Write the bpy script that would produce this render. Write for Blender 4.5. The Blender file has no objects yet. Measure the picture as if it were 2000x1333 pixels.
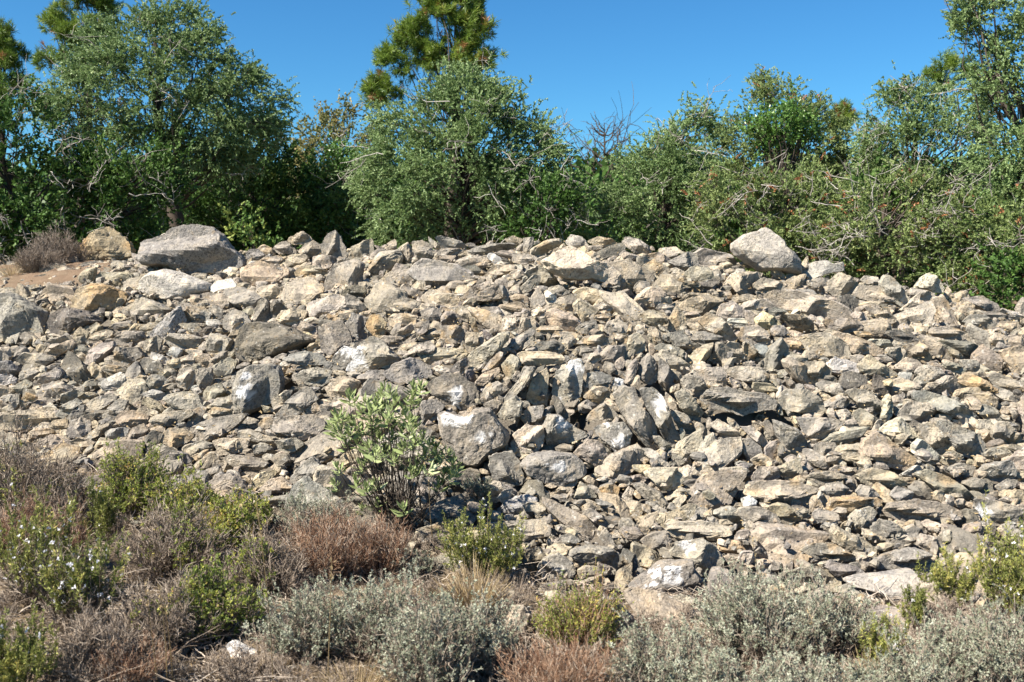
import bpy, math, random
import numpy as np
from mathutils import Vector

# ------------------------------------------------------------------ camera, sky, sun, exposure
S = bpy.context.scene
COL = S.collection
F_PX = 1944.0                      # focal length in pixels of the 2000 px wide photograph (35 mm lens)
CAM_H = 1.65
PITCH = math.atan((666.5 - 500) / F_PX)
cd = bpy.data.cameras.new('camera'); cam = bpy.data.objects.new('camera', cd); COL.objects.link(cam)
cam.location = (0, 0, CAM_H); cam.rotation_euler = (math.pi / 2 - PITCH, 0, 0)
cd.lens = 35.0; cd.sensor_width = 36.0; cd.clip_start = 0.05; cd.clip_end = 3000
S.camera = cam
cd.dof.use_dof = True; cd.dof.focus_distance = 6.8; cd.dof.aperture_fstop = 4.0

SUN_EL = math.radians(46); SUN_AZ = math.radians(-121)      # azimuth measured from +y towards +x
sdir = Vector((math.sin(SUN_AZ) * math.cos(SUN_EL), math.cos(SUN_AZ) * math.cos(SUN_EL), math.sin(SUN_EL)))
w = bpy.data.worlds.new('World'); S.world = w; w.use_nodes = True
nt = w.node_tree; bg = nt.nodes['Background']
sky = nt.nodes.new('ShaderNodeTexSky'); sky.sky_type = 'NISHITA'; sky.sun_disc = False
sky.sun_elevation = SUN_EL; sky.sun_rotation = SUN_AZ
sky.altitude = 300; sky.air_density = 1.0; sky.dust_density = 0.1; sky.ozone_density = 2.5
hs = nt.nodes.new('ShaderNodeHueSaturation'); hs.inputs['Saturation'].default_value = 1.15; nt.links.new(sky.outputs[0], hs.inputs['Color'])
mu = nt.nodes.new('ShaderNodeMix'); mu.data_type = 'RGBA'; mu.blend_type = 'MULTIPLY'; mu.inputs[0].default_value = 1.0
mu.inputs[7].default_value = (0.41, 0.83, 1.05, 1); nt.links.new(hs.outputs[0], mu.inputs[6])
nt.links.new(mu.outputs[2], bg.inputs[0]); bg.inputs[1].default_value = 0.05
ld = bpy.data.lights.new('sun', 'SUN'); ld.energy = 5.0; ld.angle = math.radians(0.53); ld.color = (1.0, 0.925, 0.82)
lo = bpy.data.objects.new('sun', ld); COL.objects.link(lo)
lo.rotation_euler = sdir.to_track_quat('Z', 'Y').to_euler(); lo.location = (-20, -20, 30)
S.view_settings.view_transform = 'Standard'; S.view_settings.look = 'None'
S.view_settings.exposure = 1.48; S.view_settings.gamma = 1.0
S.cycles.max_bounces = 6; S.cycles.diffuse_bounces = 3; S.cycles.transmission_bounces = 3; S.cycles.transparent_max_bounces = 4

# ------------------------------------------------------------------ helpers
RNG = np.random.default_rng(11)
PY = random.Random(5)

def hash3(ix, iy, iz, seed):
    h = (ix * 374761393 + iy * 668265263 + iz * 2147483647 + seed * 974634777) & 0xFFFFFFFF
    h = ((h ^ (h >> 13)) * 1274126177) & 0xFFFFFFFF
    h = ((h ^ (h >> 16)) * 2246822519) & 0xFFFFFFFF
    return ((h ^ (h >> 15)) & 0xFFFFFF) / 8388607.5 - 1.0

def vnoise(p, seed=0):
    i = np.floor(p).astype(np.int64); f = p - i; u = f * f * (3 - 2 * f)
    r = 0
    for a in (0, 1):
        wa = u[:, 0] if a else 1 - u[:, 0]
        for b in (0, 1):
            wb = u[:, 1] if b else 1 - u[:, 1]
            for c in (0, 1):
                wc = u[:, 2] if c else 1 - u[:, 2]
                r = r + wa * wb * wc * hash3(i[:, 0] + a, i[:, 1] + b, i[:, 2] + c, seed)
    return r

def fbm(p, octaves=3, seed=0, gain=0.5):
    r = 0; a = 1.0
    for k in range(octaves):
        r = r + a * vnoise(p, seed + k * 17); p = p * 2.03 + 5.3; a *= gain
    return r

def tag(o, label=None, cat=None, group=None, kind=None):
    if label: o['label'] = label
    if cat: o['category'] = cat
    if group: o['group'] = group
    if kind: o['kind'] = kind
    return o

def link(name, data, parent=None, loc=None):
    o = bpy.data.objects.new(name, data); COL.objects.link(o)
    if parent is not None: o.parent = parent
    if loc is not None: o.location = loc
    return o

def mesh_from(name, V, Fc, mat, tint=None, val=None, smooth=False):
    """V (n,3); Fc (m,k) equal-sized faces, or a list of such arrays; tint (n,4) per point; val (m,) per face"""
    Fs = Fc if isinstance(Fc, list) else [Fc]
    Fs = [f for f in Fs if len(f)]
    me = bpy.data.meshes.new(name)
    me.vertices.add(len(V)); me.vertices.foreach_set('co', np.ascontiguousarray(V, dtype=np.float32).ravel())
    nl = sum(f.size for f in Fs); nf = sum(len(f) for f in Fs)
    me.loops.add(nl); me.polygons.add(nf)
    me.loops.foreach_set('vertex_index', np.concatenate([f.ravel() for f in Fs]).astype(np.int32))
    sizes = np.concatenate([np.full(len(f), f.shape[1]) for f in Fs])
    starts = np.concatenate([[0], np.cumsum(sizes)[:-1]])
    me.polygons.foreach_set('loop_start', starts.astype(np.int32))
    me.polygons.foreach_set('use_smooth', np.full(nf, smooth, dtype=bool))
    me.update(calc_edges=True)
    if tint is not None:
        a = me.attributes.new('tint', 'FLOAT_COLOR', 'POINT'); a.data.foreach_set('color', np.ascontiguousarray(tint, dtype=np.float32).ravel())
    if val is not None:
        a = me.attributes.new('val', 'FLOAT', 'FACE'); a.data.foreach_set('value', np.ascontiguousarray(val, dtype=np.float32))
    me.materials.append(mat)
    return me

# ------------------------------------------------------------------ pixels of the photograph to world rays
ca, sa = math.cos(PITCH), math.sin(PITCH)
def ray(u, v):
    a = (u - 1000.0) / F_PX; b = (666.5 - v) / F_PX
    dx = a; dy = ca + b * sa; dz = -sa + b * ca
    return dx / dy, dz / dy                      # per metre of y
def at(u, v, y):
    a, b = ray(u, v); return np.array([a * y, y, CAM_H + b * y])

# ------------------------------------------------------------------ ground relief: profiles along the view, per column
PROF = {
 -500: [(-40,0),(3,.05),(4.5,.10),(6.0,.22),(6.8,.36),(8,.75),(9,1.08),(10,1.36),(11,1.5),(13,1.55),(30,1.7),(60,1.7)],
 0:    [(-40,0),(3,.05),(4.5,.10),(5.8,.20),(6.6,.33),(7.2,.50),(8,.78),(9,1.10),(10,1.38),(11,1.53),(13,1.54),(30,1.7),(60,1.7)],
 500:  [(-40,0),(3,.03),(5,.07),(5.7,.17),(6.3,.38),(7.0,.72),(7.8,1.02),(8.8,1.34),(9.8,1.60),(10.5,1.69),(11.5,1.6),(13,1.4),(30,1.6),(60,1.7)],
 750:  [(-40,0),(3,.02),(5,.05),(5.6,.18),(6.1,.40),(6.6,.70),(7.2,1.02),(8.5,1.42),(9.5,1.66),(10.1,1.73),(11.0,1.62),(13,1.35),(30,1.55),(60,1.7)],
 1000: [(-40,0),(3,0),(5.0,.02),(5.6,.2),(6.0,.42),(6.25,.70),(6.6,.95),(7.2,1.20),(8.2,1.48),(9.2,1.71),(9.8,1.77),(10.5,1.65),(12,1.3),(30,1.5),(60,1.7)],
 1200: [(-40,0),(3,0),(4.9,.0),(5.6,.22),(6.0,.42),(6.3,.70),(6.7,.96),(7.3,1.20),(8.2,1.48),(9.1,1.70),(9.6,1.75),(10.4,1.6),(12,1.25),(30,1.45),(60,1.7)],
 1350: [(-40,0),(3,0),(4.9,0),(5.6,.24),(6.05,.44),(6.4,.72),(6.85,.98),(7.5,1.22),(8.4,1.46),(9.1,1.63),(9.6,1.65),(10.3,1.5),(12,1.2),(30,1.45),(60,1.7)],
 1500: [(-40,0),(3,0),(4.9,0),(5.6,.25),(6.1,.45),(6.5,.73),(7.0,.98),(7.8,1.23),(8.6,1.42),(9.2,1.50),(10,1.44),(12,1.12),(30,1.4),(60,1.7)],
 1750: [(-40,0),(3,0),(4.85,0),(5.5,.22),(6.0,.42),(6.5,.70),(7.1,.95),(7.8,1.16),(8.5,1.32),(9.2,1.36),(10,1.3),(12,1.08),(30,1.35),(60,1.7)],
 2000: [(-40,0),(3,0),(4.8,0),(5.5,.2),(6.0,.4),(6.6,.68),(7.2,.90),(7.8,1.06),(8.4,1.15),(9.2,1.12),(11,1.0),(30,1.3),(60,1.7)],
 2500: [(-40,0),(3,0),(4.8,0),(5.5,.15),(6.0,.3),(6.6,.5),(7.2,.68),(7.8,.80),(8.4,.86),(9.2,.9),(11,.95),(30,1.3),(60,1.7)],
}
YG = np.arange(-10, 60, 0.05)
_ker = np.exp(-0.5 * (np.arange(-6, 7) / 2.4) ** 2); _ker /= _ker.sum()
_us = sorted(PROF); TG = np.array([(u - 1000) / F_PX for u in _us])
ZG = np.array([np.convolve(np.pad(np.interp(YG, *zip(*PROF[u])), 6, mode='edge'), _ker, 'valid') for u in _us])
def zs(t, y):
    t = np.asarray(t, float); y = np.asarray(y, float)
    t, y = np.broadcast_arrays(t, y)
    tt = np.clip(t, TG[0], TG[-1]); k = np.clip(np.searchsorted(TG, tt) - 1, 0, len(TG) - 2)
    w_ = (tt - TG[k]) / (TG[k + 1] - TG[k])
    yy = np.clip((y - YG[0]) / 0.05, 0, len(YG) - 2); j = yy.astype(int); g = yy - j
    f = lambda kk: ZG[kk, j] * (1 - g) + ZG[kk, j + 1] * g
    return f(k) * (1 - w_) + f(k + 1) * w_
def zground(x, y):
    return zs(x / np.maximum(np.asarray(y, float), 3.0), y)
_ym = np.arange(2.5, 12.0, 0.02)
def surf_y(u, v):
    """distance at which the ray through a pixel meets the relief (or the crest below it)"""
    t, m = ray(u, v)
    z = zs(t, _ym); r = CAM_H + m * _ym
    hit = np.nonzero(r <= z)[0]
    if len(hit): return float(_ym[hit[0]])
    return float(_ym[np.argmax((z - CAM_H) / _ym)])
def crest_v(u):
    t, _ = ray(u, 500); z = zs(t, _ym); m = np.max((z - CAM_H) / _ym)
    return 500 - m * F_PX
# ------------------------------------------------------------------ the traced stones
# view letter, tone, outline; then «ref phrase | label» for the landmark stones
VIEWS = dict(A=(0,433), B=(650,433), C=(1300,433), D=(0,866), E=(650,866), F=(1300,866))
TRACED = '''
A g 795,150 815,115 900,90 1000,50 1100,30 1190,45 1250,90 1290,140 1340,180 1375,240 1360,275 1290,290 1200,295 1130,300 1060,295 1000,275 930,250 850,250 810,225 795,190|the great grey crest boulder|largest grey boulder perched on the crest with a dark fractured right side
A m 790,350 800,320 850,285 930,270 1010,285 1100,320 1170,350 1180,390 1120,410 1060,440 960,445 870,430 800,385|the smooth pale slab|smooth pale rounded slab lying directly under the largest grey crest boulder
A o 430,170 470,110 540,60 610,38 670,70 700,90 730,130 735,180 710,210 640,215 560,215 480,215 435,190|the brown based crest boulder|grey topped boulder with an orange brown base on the orange soil beside dry lavender
A t 345,215 360,190 430,195 445,235 430,255 350,260
A o 400,465 415,410 450,370 530,350 600,355 680,390 715,425 690,470 640,510 590,550 560,545 520,525 480,500 405,485|the ochre faced boulder|boulder with an ochre left face and a dark shaded right face above a hollow
A d 270,560 290,520 350,485 430,490 520,520 555,560 500,580 430,600 390,630 300,625 275,590|the dark rounded stone|dark rounded stone tucked between the ochre faced boulder and the big left edge boulder
A g -60,420 60,400 150,450 240,500 250,560 270,620 265,655 180,675 80,685 -60,680|the left edge boulder|huge rough grey boulder cut by the left edge of the photo
A n -60,395 0,375 60,365 120,400 105,430 0,420
A d 1320,720 1340,640 1370,575 1450,565 1550,575 1640,605 1720,640 1760,655 1740,680 1660,710 1560,745 1480,765 1400,785 1340,770|the dark wedge boulder|dark grey wedge boulder tapering right and resting on a squat upright block
A w 1310,900 1340,830 1410,800 1500,795 1560,820 1580,900 1570,960 1530,1010 1460,1040 1400,1070 1360,1110 1325,1080 1305,990|the squat upright block|squat upright block with one white lichen patch under the dark wedge boulder
A g 1780,620 1790,590 1850,560 1910,560 1950,620 1970,680 1900,740 1830,755 1795,720|the rounded grey boulder|rounded grey boulder just right of the tip of the dark wedge boulder
A g 1790,130 1830,70 1870,52 1900,90 1930,150 1940,200 1900,210 1840,205 1800,180|the pointed crest stone|pointed grey stone standing upright on the crest
A t 1610,90 1650,75 1690,55 1745,95 1730,125 1640,130 1610,115
A n 1520,150 1570,115 1600,110 1650,160 1650,180 1560,185
A g 1665,165 1700,125 1750,105 1810,150 1790,175 1730,200 1680,185
A g 1370,180 1390,155 1440,155 1480,190 1440,215 1380,220
A n 1430,235 1480,205 1550,190 1580,210 1550,235 1470,255
A t 1640,290 1680,250 1760,245 1825,280 1810,300 1720,305 1650,310
A n 1030,510 1060,470 1120,460 1185,515 1160,550 1080,580 1035,560
A g 1405,560 1440,450 1470,420 1500,450 1505,560 1450,575|the pale upright slab|pale narrow upright slab standing above the dark wedge boulder
A n 1245,560 1260,520 1300,495 1370,510 1400,560 1370,600 1290,615 1245,590
A d 1500,520 1530,430 1570,450 1600,480 1560,530 1520,555
A t 1540,545 1570,500 1640,485 1710,500 1700,540 1650,580 1600,580
A n 1655,600 1680,550 1770,590 1770,630 1720,625
A g 1575,770 1620,740 1700,720 1790,740 1820,770 1800,800 1700,805 1620,790
A n 1640,860 1680,830 1770,810 1850,830 1850,880 1800,915 1720,915 1660,880
A g 1545,1075 1600,1000 1700,920 1740,930 1770,990 1700,1060 1640,1085|the dark triangular stone|dark grey triangular stone leaning right of the squat upright block
A n 1520,1100 1560,1085 1650,1080 1760,1075 1820,1120 1790,1180 1700,1215 1620,1190 1540,1170
A n 845,1110 870,1080 950,1060 1050,1050 1090,1070 1040,1100 980,1140 870,1140
A t 645,1100 670,1060 740,1055 840,1085 830,1130 760,1140 680,1140
A g 571,1090 610,1030 660,990 710,1000 700,1040 660,1090 620,1110
A t 890,1200 940,1150 1030,1155 1095,1190 1050,1230 980,1265 900,1230|the rounded tan stone|rounded tan stone low on the left slope above the green yellow shrub
A g 375,1180 400,1110 460,1095 515,1120 510,1170 460,1205 400,1205
A t 270,1140 300,1110 380,1100 390,1150 330,1180
A g 585,1180 620,1155 700,1145 725,1165 700,1200 600,1210
A n 710,1200 740,1150 800,1125 830,1160 790,1210 730,1235
A n 910,990 950,960 1060,945 1110,970 1145,1040 1080,1060 980,1040
A n 985,880 1010,820 1060,810 1105,850 1080,920 1050,940 990,920
A n 1100,900 1110,820 1180,815 1190,870 1170,930 1120,945
A n 1130,960 1160,920 1230,900 1265,950 1210,990 1150,1000
A n 795,720 815,660 880,635 910,660 890,730 840,770 800,750
A n 475,800 510,720 560,680 630,670 635,700 590,760 530,805
A t 490,660 520,625 600,600 640,615 610,655 510,680
A t 255,750 310,700 390,660 420,680 410,710 300,755
A n 180,920 230,870 320,810 355,850 340,880 250,900
A n 480,1020 540,980 620,955 660,980 600,1040 540,1060
A n 310,1080 360,1020 430,985 465,1010 400,1070 350,1095
A n 350,960 430,935 480,955 400,1000 340,1020
A n 40,1060 70,970 110,960 110,1010 60,1090
A n 925,660 950,625 1050,630 1130,650 1110,700 1040,715 960,710
A n 640,770 650,700 770,700 800,750 720,800 650,815
A g 820,890 850,850 900,860 950,890 890,950 830,930
A g -10,850 0,780 60,775 110,830 70,870 10,880
A n 1165,780 1230,730 1270,720 1260,770 1210,800
A n 1530,1220 1650,1205 1700,1240 1640,1285 1560,1280
A t 1185,1220 1250,1205 1390,1215 1380,1260 1300,1300 1220,1300
A o 120,990 155,950 205,975 200,1000 130,1000|the small orange stone|small bright orange stone low on the far left slope
A t 150,1070 190,1015 250,1040 220,1075 170,1090
A t 415,620 450,590 500,620 480,660 405,655
A n 500,590 540,560 575,580 570,630 510,630
A n 640,650 700,610 800,615 820,650 760,690 660,690
A n 1180,1020 1210,985 1290,970 1310,1040 1230,1050
A n 1160,1060 1200,1035 1290,1050 1300,1090 1220,1110
A n 1000,760 1060,740 1100,760 1080,800 1010,800
A t 930,780 1000,760 1010,810 950,830
B g 60,600 110,510 190,540 170,600 200,640 160,690 110,660
B o 185,570 210,520 260,520 300,560 290,620 260,650 205,620|the orange scarred stone|dark stone with orange scarred face near the rounded grey boulder
B w 75,830 130,720 170,660 230,640 290,680 370,770 330,810 240,825 150,840|the white blotched boulder|grey pyramid shaped boulder with a large white lichen blotch on its left side
B w 0,760 60,700 140,700 100,790 60,850 0,830
B g 130,870 200,830 280,830 300,860 260,920 190,930
B g 275,850 350,790 430,760 540,800 560,850 500,890 420,900 330,890
B d 520,900 600,860 700,850 790,910 820,950 815,1010 750,1055 650,1030 600,1000 540,950|the brown domed boulder|brown grey domed boulder with a white spot above the white topped boulder
B w 590,1070 625,1060 740,1095 790,1045 880,1040 925,1110 990,1190 970,1240 880,1300 800,1370 740,1360 650,1290 605,1180|the white topped boulder|big grey boulder with a chalk white top beside the tall green shrub
B l 1000,1190 1080,1130 1170,1140 1180,1230 1140,1290 1060,1290|the cream wedge rock|clean cream coloured block between two dark boulders at the foot of the wall
B w 1170,1150 1200,1080 1260,1075 1310,1120 1430,1190 1330,1230 1260,1270 1200,1240|the pointed grey block|grey block pointing right with a white streak beside the cream coloured block
B w 1455,1150 1530,1120 1620,1120 1670,1180 1640,1260 1600,1310 1540,1260 1480,1200|the white splashed stone|grey stone with a white splash at its lower right below the leaning slabs
B g 1560,960 1620,920 1680,930 1720,1030 1800,1130 1815,1230 1780,1290 1720,1230 1640,1120 1590,1030|the left leaning slab|long grey slab leaning steeply to the right, left one of a leaning pair
B g 1710,940 1800,930 1850,1000 1880,1080 1920,1180 1975,1270 1930,1285 1870,1250 1810,1150 1740,1030|the right leaning slab|long pale streaked slab leaning steeply, right one of a leaning pair
B t 1080,960 1110,870 1190,820 1205,860 1195,950 1180,1010 1130,1030 1080,1010|the brown standing stone|tall brown standing stone in the wall with a dark gap on its right
B g 1065,1060 1080,1035 1175,1025 1170,1100 1110,1120 1070,1100
B w 1240,830 1310,810 1320,775 1380,775 1400,830 1385,950 1370,1010 1310,1060 1250,1010 1220,950|the white tipped standing stone|tall grey standing stone with a bright white top corner
B n 920,1040 980,950 1040,880 1060,810 1130,810 1110,870 1060,930 990,1000 940,1060|the slanted log shaped stone|long thin stone slanting down left like a log beside the brown standing stone
B n 920,1070 960,1010 1020,970 1060,1010 1050,1080 1000,1110 930,1100
B n 1410,1100 1450,1050 1510,1010 1560,1040 1600,1090 1520,1100 1430,1120
B g 1690,870 1720,770 1760,735 1810,800 1810,880 1770,910 1720,890|the split domed stone|domed grey stone with a horizontal split above the leaning slabs
B n 1620,900 1640,810 1690,760 1700,800 1680,880 1650,915
B g 1815,760 1860,790 1900,850 1890,950 1850,930 1815,900
B n 1640,690 1650,640 1700,620 1740,660 1740,710 1690,745 1650,730
B n 750,760 780,720 860,670 940,620 980,620 970,670 930,720 870,780 800,820 765,800|the tilted tan block|large tan block tilted up to the right near the middle of the wall
B t 735,700 740,620 810,620 810,680 760,740
B g 970,700 1010,650 1100,595 1125,620 1080,670 1030,720
B t 1025,740 1060,725 1200,725 1290,745 1290,785 1200,800 1110,805 1050,785|the lintel stone|long flat tan stone lying across like a lintel above the standing stones
B g 650,830 690,785 750,755 765,790 720,830 660,845
B t 790,900 830,850 930,810 930,840 880,890 830,920
B n 820,980 860,910 920,890 980,930 950,960 880,990
B n 720,430 770,370 850,340 920,345 960,390 940,430 860,445 760,440|the overhanging rounded stone|rounded tan grey stone overhanging a dark gap on the upper slope
B n 925,360 960,360 985,400 975,460 950,460 945,400
B l 1165,230 1230,180 1320,140 1390,175 1440,215 1520,240 1600,290 1590,360 1510,345 1440,320 1380,330 1300,320 1200,270|the broad pale slab|broad pale slab sloping right near the crest, largest flat one of the pile
B t 1095,200 1110,150 1190,105 1265,95 1280,130 1210,160 1150,210
B g 1060,160 1065,95 1120,85 1120,130 1080,180
B t 960,100 1010,80 1060,100 1040,130 980,125
B g 755,165 800,140 900,125 1010,120 1030,145 940,165 860,185 770,180|the long flat crest slab|long flat grey slab lying on the middle of the crest
B g 575,180 610,150 700,150 740,165 670,190 600,195
B n 330,200 370,150 420,115 450,180 440,230 350,225
B n 455,180 440,115 500,105 560,140 565,190 530,240 500,250|the angular crest block|angular grey block with a steep face right of a similar block on the crest
B n 650,260 700,210 780,185 870,205 840,235 720,260 670,275
B t 1410,110 1480,85 1560,100 1585,130 1540,150 1450,130
B d 45,410 60,380 120,355 180,370 190,400 130,435 60,430
B n 335,470 350,440 430,430 495,450 480,485 420,500 350,490
B n 1100,480 1105,420 1140,370 1170,400 1190,460 1150,490
B x 1180,400 1200,385 1245,420 1245,450 1215,460 1190,440|the chalk white stone|small chalk white stone split by a brown crack on the upper slope
B l 1100,520 1150,460 1190,500 1180,525 1120,530|the cream triangular stone|small cream triangular stone below the chalk white stone
B n 1235,480 1250,430 1330,405 1375,440 1350,500 1290,520
B t 1865,610 1880,530 1920,470 1960,520 1970,570 1920,615|the tall tan block|tall tan block with a dark right side standing on the upper slope
B l 940,600 950,530 1020,520 1020,600 980,610
B n 1025,630 1050,540 1110,530 1140,570 1090,600
B n 600,650 610,580 700,580 740,610 720,680 640,680
B n 485,500 540,480 600,490 610,540 560,560 500,540
B t 655,500 720,470 770,490 790,540 750,560 690,530
B t 1130,610 1160,580 1240,580 1290,605 1250,625 1160,630
B n 1350,600 1400,560 1460,550 1480,590 1450,630 1370,620
B n 1510,610 1530,560 1590,540 1650,580 1640,620 1560,640
B n 350,640 380,600 440,570 460,590 430,630 370,665
B n 390,675 450,630 510,560 540,550 530,610 470,660 420,690
B n 385,760 450,690 540,665 575,700 560,740 460,730
B g 465,1100 500,1000 570,990 620,1030 590,1090 540,1140 480,1150
B g 1410,920 1420,840 1500,840 1560,870 1530,930 1450,950
B g 1500,820 1520,780 1560,790 1580,830 1550,860
B n 1360,680 1400,640 1500,630 1560,660 1540,690 1450,700
B n 960,870 940,800 990,740 1040,760 1050,800 1000,880
B w 1550,920 1570,870 1620,880 1620,920
B n 1340,1290 1420,1210 1480,1220 1530,1290 1500,1380 1420,1340
B n 1380,780 1400,740 1470,730 1500,760 1450,800
B n 1210,660 1240,610 1300,620 1290,650 1240,680
B n 1780,700 1830,680 1900,690 1960,720 1950,760 1860,750
B n 1700,520 1760,490 1850,510 1870,570 1790,590 1720,560
B n 1450,470 1500,450 1560,480 1550,500 1480,500
B n 1250,270 1290,250 1300,270 1260,280
C m 375,120 430,80 510,60 540,38 580,65 640,110 650,150 710,180 745,230 745,290 700,290 600,275 520,270 450,230 400,190 375,150|the pale peaked boulder|large smooth pale grey boulder with a peaked top perched on the right crest
C m 750,290 770,250 830,225 890,220 930,240 980,225 990,280 930,285 870,300 810,325|the low smooth boulder|low smooth grey boulder just right of the pale peaked boulder
C g 10,225 60,200 120,170 175,180 185,240 110,270 50,250
C n 100,290 150,250 240,260 275,320 200,345 120,320
C t 290,260 340,220 375,245 340,270
C n 485,350 540,315 610,325 660,360 665,400 590,415 520,400
C n 1085,330 1110,300 1180,310 1195,345 1120,350
C n 1200,350 1220,300 1270,320 1320,380 1375,460 1340,490 1280,460 1220,400|the steep diagonal stone|grey stone lying diagonally on the right crest pointing down right
C l 1380,370 1420,310 1470,285 1510,310 1550,370 1545,395 1500,400 1420,375|the pale pointed crest stone|pale pointed stone standing on the right shoulder of the pile
C n 1345,400 1370,370 1440,385 1500,400 1500,440 1400,440
C n 1045,410 1080,360 1180,360 1260,400 1270,455 1180,460 1080,430
C n 910,330 960,285 1050,320 1080,360 1040,400 950,430 900,390
C c 505,590 500,540 540,500 600,530 650,580 640,600 580,605|the yellow cream stone|clean yellow cream stone on the right upper slope
C g 580,610 600,580 650,580 690,620 640,645 600,640
C n 280,520 310,460 370,440 430,480 430,540 350,550
C t 180,560 230,505 290,530 360,590 395,650 380,680 300,640 220,600|the sloping tan slab|long tan slab sloping down right below the crest
C n 395,640 430,590 510,580 570,620 580,690 500,690 420,670
C n 870,560 920,535 1020,540 1090,570 1080,600 1020,620 900,595
C n 1030,520 1060,500 1110,510 1130,570 1090,580 1050,550
C t 910,640 960,615 1060,640 1160,680 1215,730 1190,755 1120,740 1030,735 950,690|the large tan slab|large tan slab with an overhanging right end on the right slope
C g 1500,670 1560,660 1680,670 1740,690 1750,740 1700,755 1600,725|the grey right slope slab|flat grey slab jutting left on the far right slope
C t 1330,690 1400,670 1450,690 1480,770 1440,790 1370,760
C b 495,690 520,680 560,690 575,740 550,765 510,730|the blue grey cobble|small smooth blue grey cobble on the right slope
C n 635,730 700,725 795,760 780,790 700,785
C n 1080,800 1130,745 1200,790 1290,850 1250,880 1150,860 1090,840
C n 765,830 780,780 870,780 930,830 900,880 820,870
C o 1620,880 1650,850 1720,855 1800,900 1845,930 1840,955 1750,940 1640,905|the orange topped slab|wedge shaped slab with a bright orange upper face on the right slope
C n 165,845 220,815 310,810 350,860 310,900 210,885
C n 320,820 420,805 530,815 565,860 550,900 440,895 350,860
C g 190,1000 250,930 340,920 440,950 560,960 610,1000 610,1045 500,1060 420,1080 310,1050 220,1040|the cavity roof slab|wide layered grey slab roofing the left side of a dark cavity
C n 620,1000 660,940 780,935 860,990 900,1060 850,1080 720,1060 640,1045|the second cavity slab|wide layered tan slab roofing the right side of a dark cavity
C n 80,880 120,850 200,870 235,940 220,980 160,980 100,930
C g 50,960 90,930 160,990 210,1070 190,1125 140,1100 80,1040
C n 1000,950 1050,930 1150,950 1195,1010 1190,1070 1150,1080 1080,1040
C g 720,1090 800,1090 900,1095 1000,1115 960,1150 900,1200 830,1220 770,1180|the layered slab below the cavity|grey layered slab pointing right just below the dark cavity
C g 1370,960 1440,940 1560,980 1650,1020 1735,1090 1680,1110 1580,1090 1460,1040 1390,1010|the long descending slab|long grey slab descending to the right on the right slope
C g 1490,1120 1560,1110 1660,1150 1740,1190 1780,1240 1760,1310 1680,1320 1600,1270 1520,1180|the big descending boulder|big grey boulder descending right near the right edge of the pile
C l 1170,1180 1220,1130 1300,1095 1370,1150 1400,1200 1320,1215 1200,1225|the cream tent shaped stone|cream stone shaped like a low tent on the right slope
C n 1040,1060 1090,1040 1170,1090 1180,1130 1120,1150 1060,1110
C l 1195,1100 1210,1000 1240,960 1265,1010 1260,1090 1220,1115
C l 830,900 870,885 960,900 1000,960 930,965 850,935
C g 605,1110 650,1120 720,1150 790,1230 790,1280 720,1290 660,1270 620,1190
C n 240,1130 290,1100 380,1150 410,1180 380,1230 320,1210
C n 410,1140 480,1140 540,1190 600,1260 560,1270 490,1220
C g 820,1250 850,1230 940,1230 960,1270 900,1300 830,1300
C n 1540,800 1560,780 1620,790 1680,830 1640,850 1570,830
C t 1660,970 1800,950 1845,990 1840,1040 1780,1050 1700,1010
C n 1805,1180 1840,1120 1900,1110 1940,1160 1880,1230 1820,1210
C n 1860,1060 1880,1030 1950,1040 1960,1085 1880,1085
C n 1460,620 1500,590 1600,590 1675,620 1670,660 1540,655
C l 1800,650 1840,620 1900,640 1920,670 1860,700 1810,680
C g 1650,560 1700,520 1780,520 1840,570 1820,600 1720,590
C t 1845,590 1870,555 1960,560 1980,600 1900,615
C l 1270,810 1340,755 1400,770 1440,810 1400,850 1310,850
C n 1385,840 1450,800 1530,820 1560,880 1500,920 1430,890
C c 1210,890 1250,875 1290,900 1260,920 1220,915
C n 1400,1120 1470,1120 1560,1200 1595,1260 1570,1320 1500,1300 1430,1210
C g 1650,430 1760,415 1840,460 1860,500 1780,500 1690,470
C t 70,350 110,330 190,340 200,365 120,370
C n 1330,770 1300,700 1230,700 1220,740 1290,790
C c 560,720 600,690 640,710 620,735
C l 1420,390 1400,470 1300,500
C t 720,280 790,190 800,260
D g 905,80 960,40 1040,60 1070,100 1030,130 940,120
D n 1240,80 1300,65 1430,80 1510,105 1480,140 1390,165 1290,120
D g 1600,230 1650,150 1740,70 1790,120 1850,200 1820,240 1700,245|the grey pyramid stone|grey pyramid shaped stone low at the left of the tall green shrub
D t 1440,260 1500,205 1570,185 1630,230 1600,270 1500,285
D g 1150,230 1210,180 1290,165 1360,210 1390,270 1300,290 1200,270
D g 1450,340 1480,310 1600,285 1690,300 1680,340 1560,370 1470,370
D g 430,230 470,190 570,180 590,230 540,270 450,290
D t 550,150 610,110 680,100 690,150 640,190 570,190
D t 1590,880 1650,800 1730,790 1760,850 1700,900 1620,940|the foreground knobbly stone|tan knobbly stone on the ground among grey green lavender
D l 1410,1030 1480,960 1560,960 1570,1050 1480,1080
D x 1255,1130 1290,1100 1380,1150 1450,1180 1470,1220 1390,1250 1320,1210|the white foreground rock|small white rock lying on twig litter in the foreground
D l 600,1300 640,1250 720,1240 770,1290 750,1370 600,1370|the tan foreground stone|pointed tan stone on the ground at the bottom edge
E g 870,70 930,55 1000,45 1035,90 1060,170 1060,230 970,240 900,220 870,140|the leaf shadowed block|grey upright block below the white topped boulder crossed by leaf shadows
E w 1040,110 1100,60 1220,45 1330,60 1400,110 1410,170 1350,200 1270,240 1180,220 1090,170|the lichen mottled slab|wide slab mottled with black and white lichen under the cream coloured block
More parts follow.
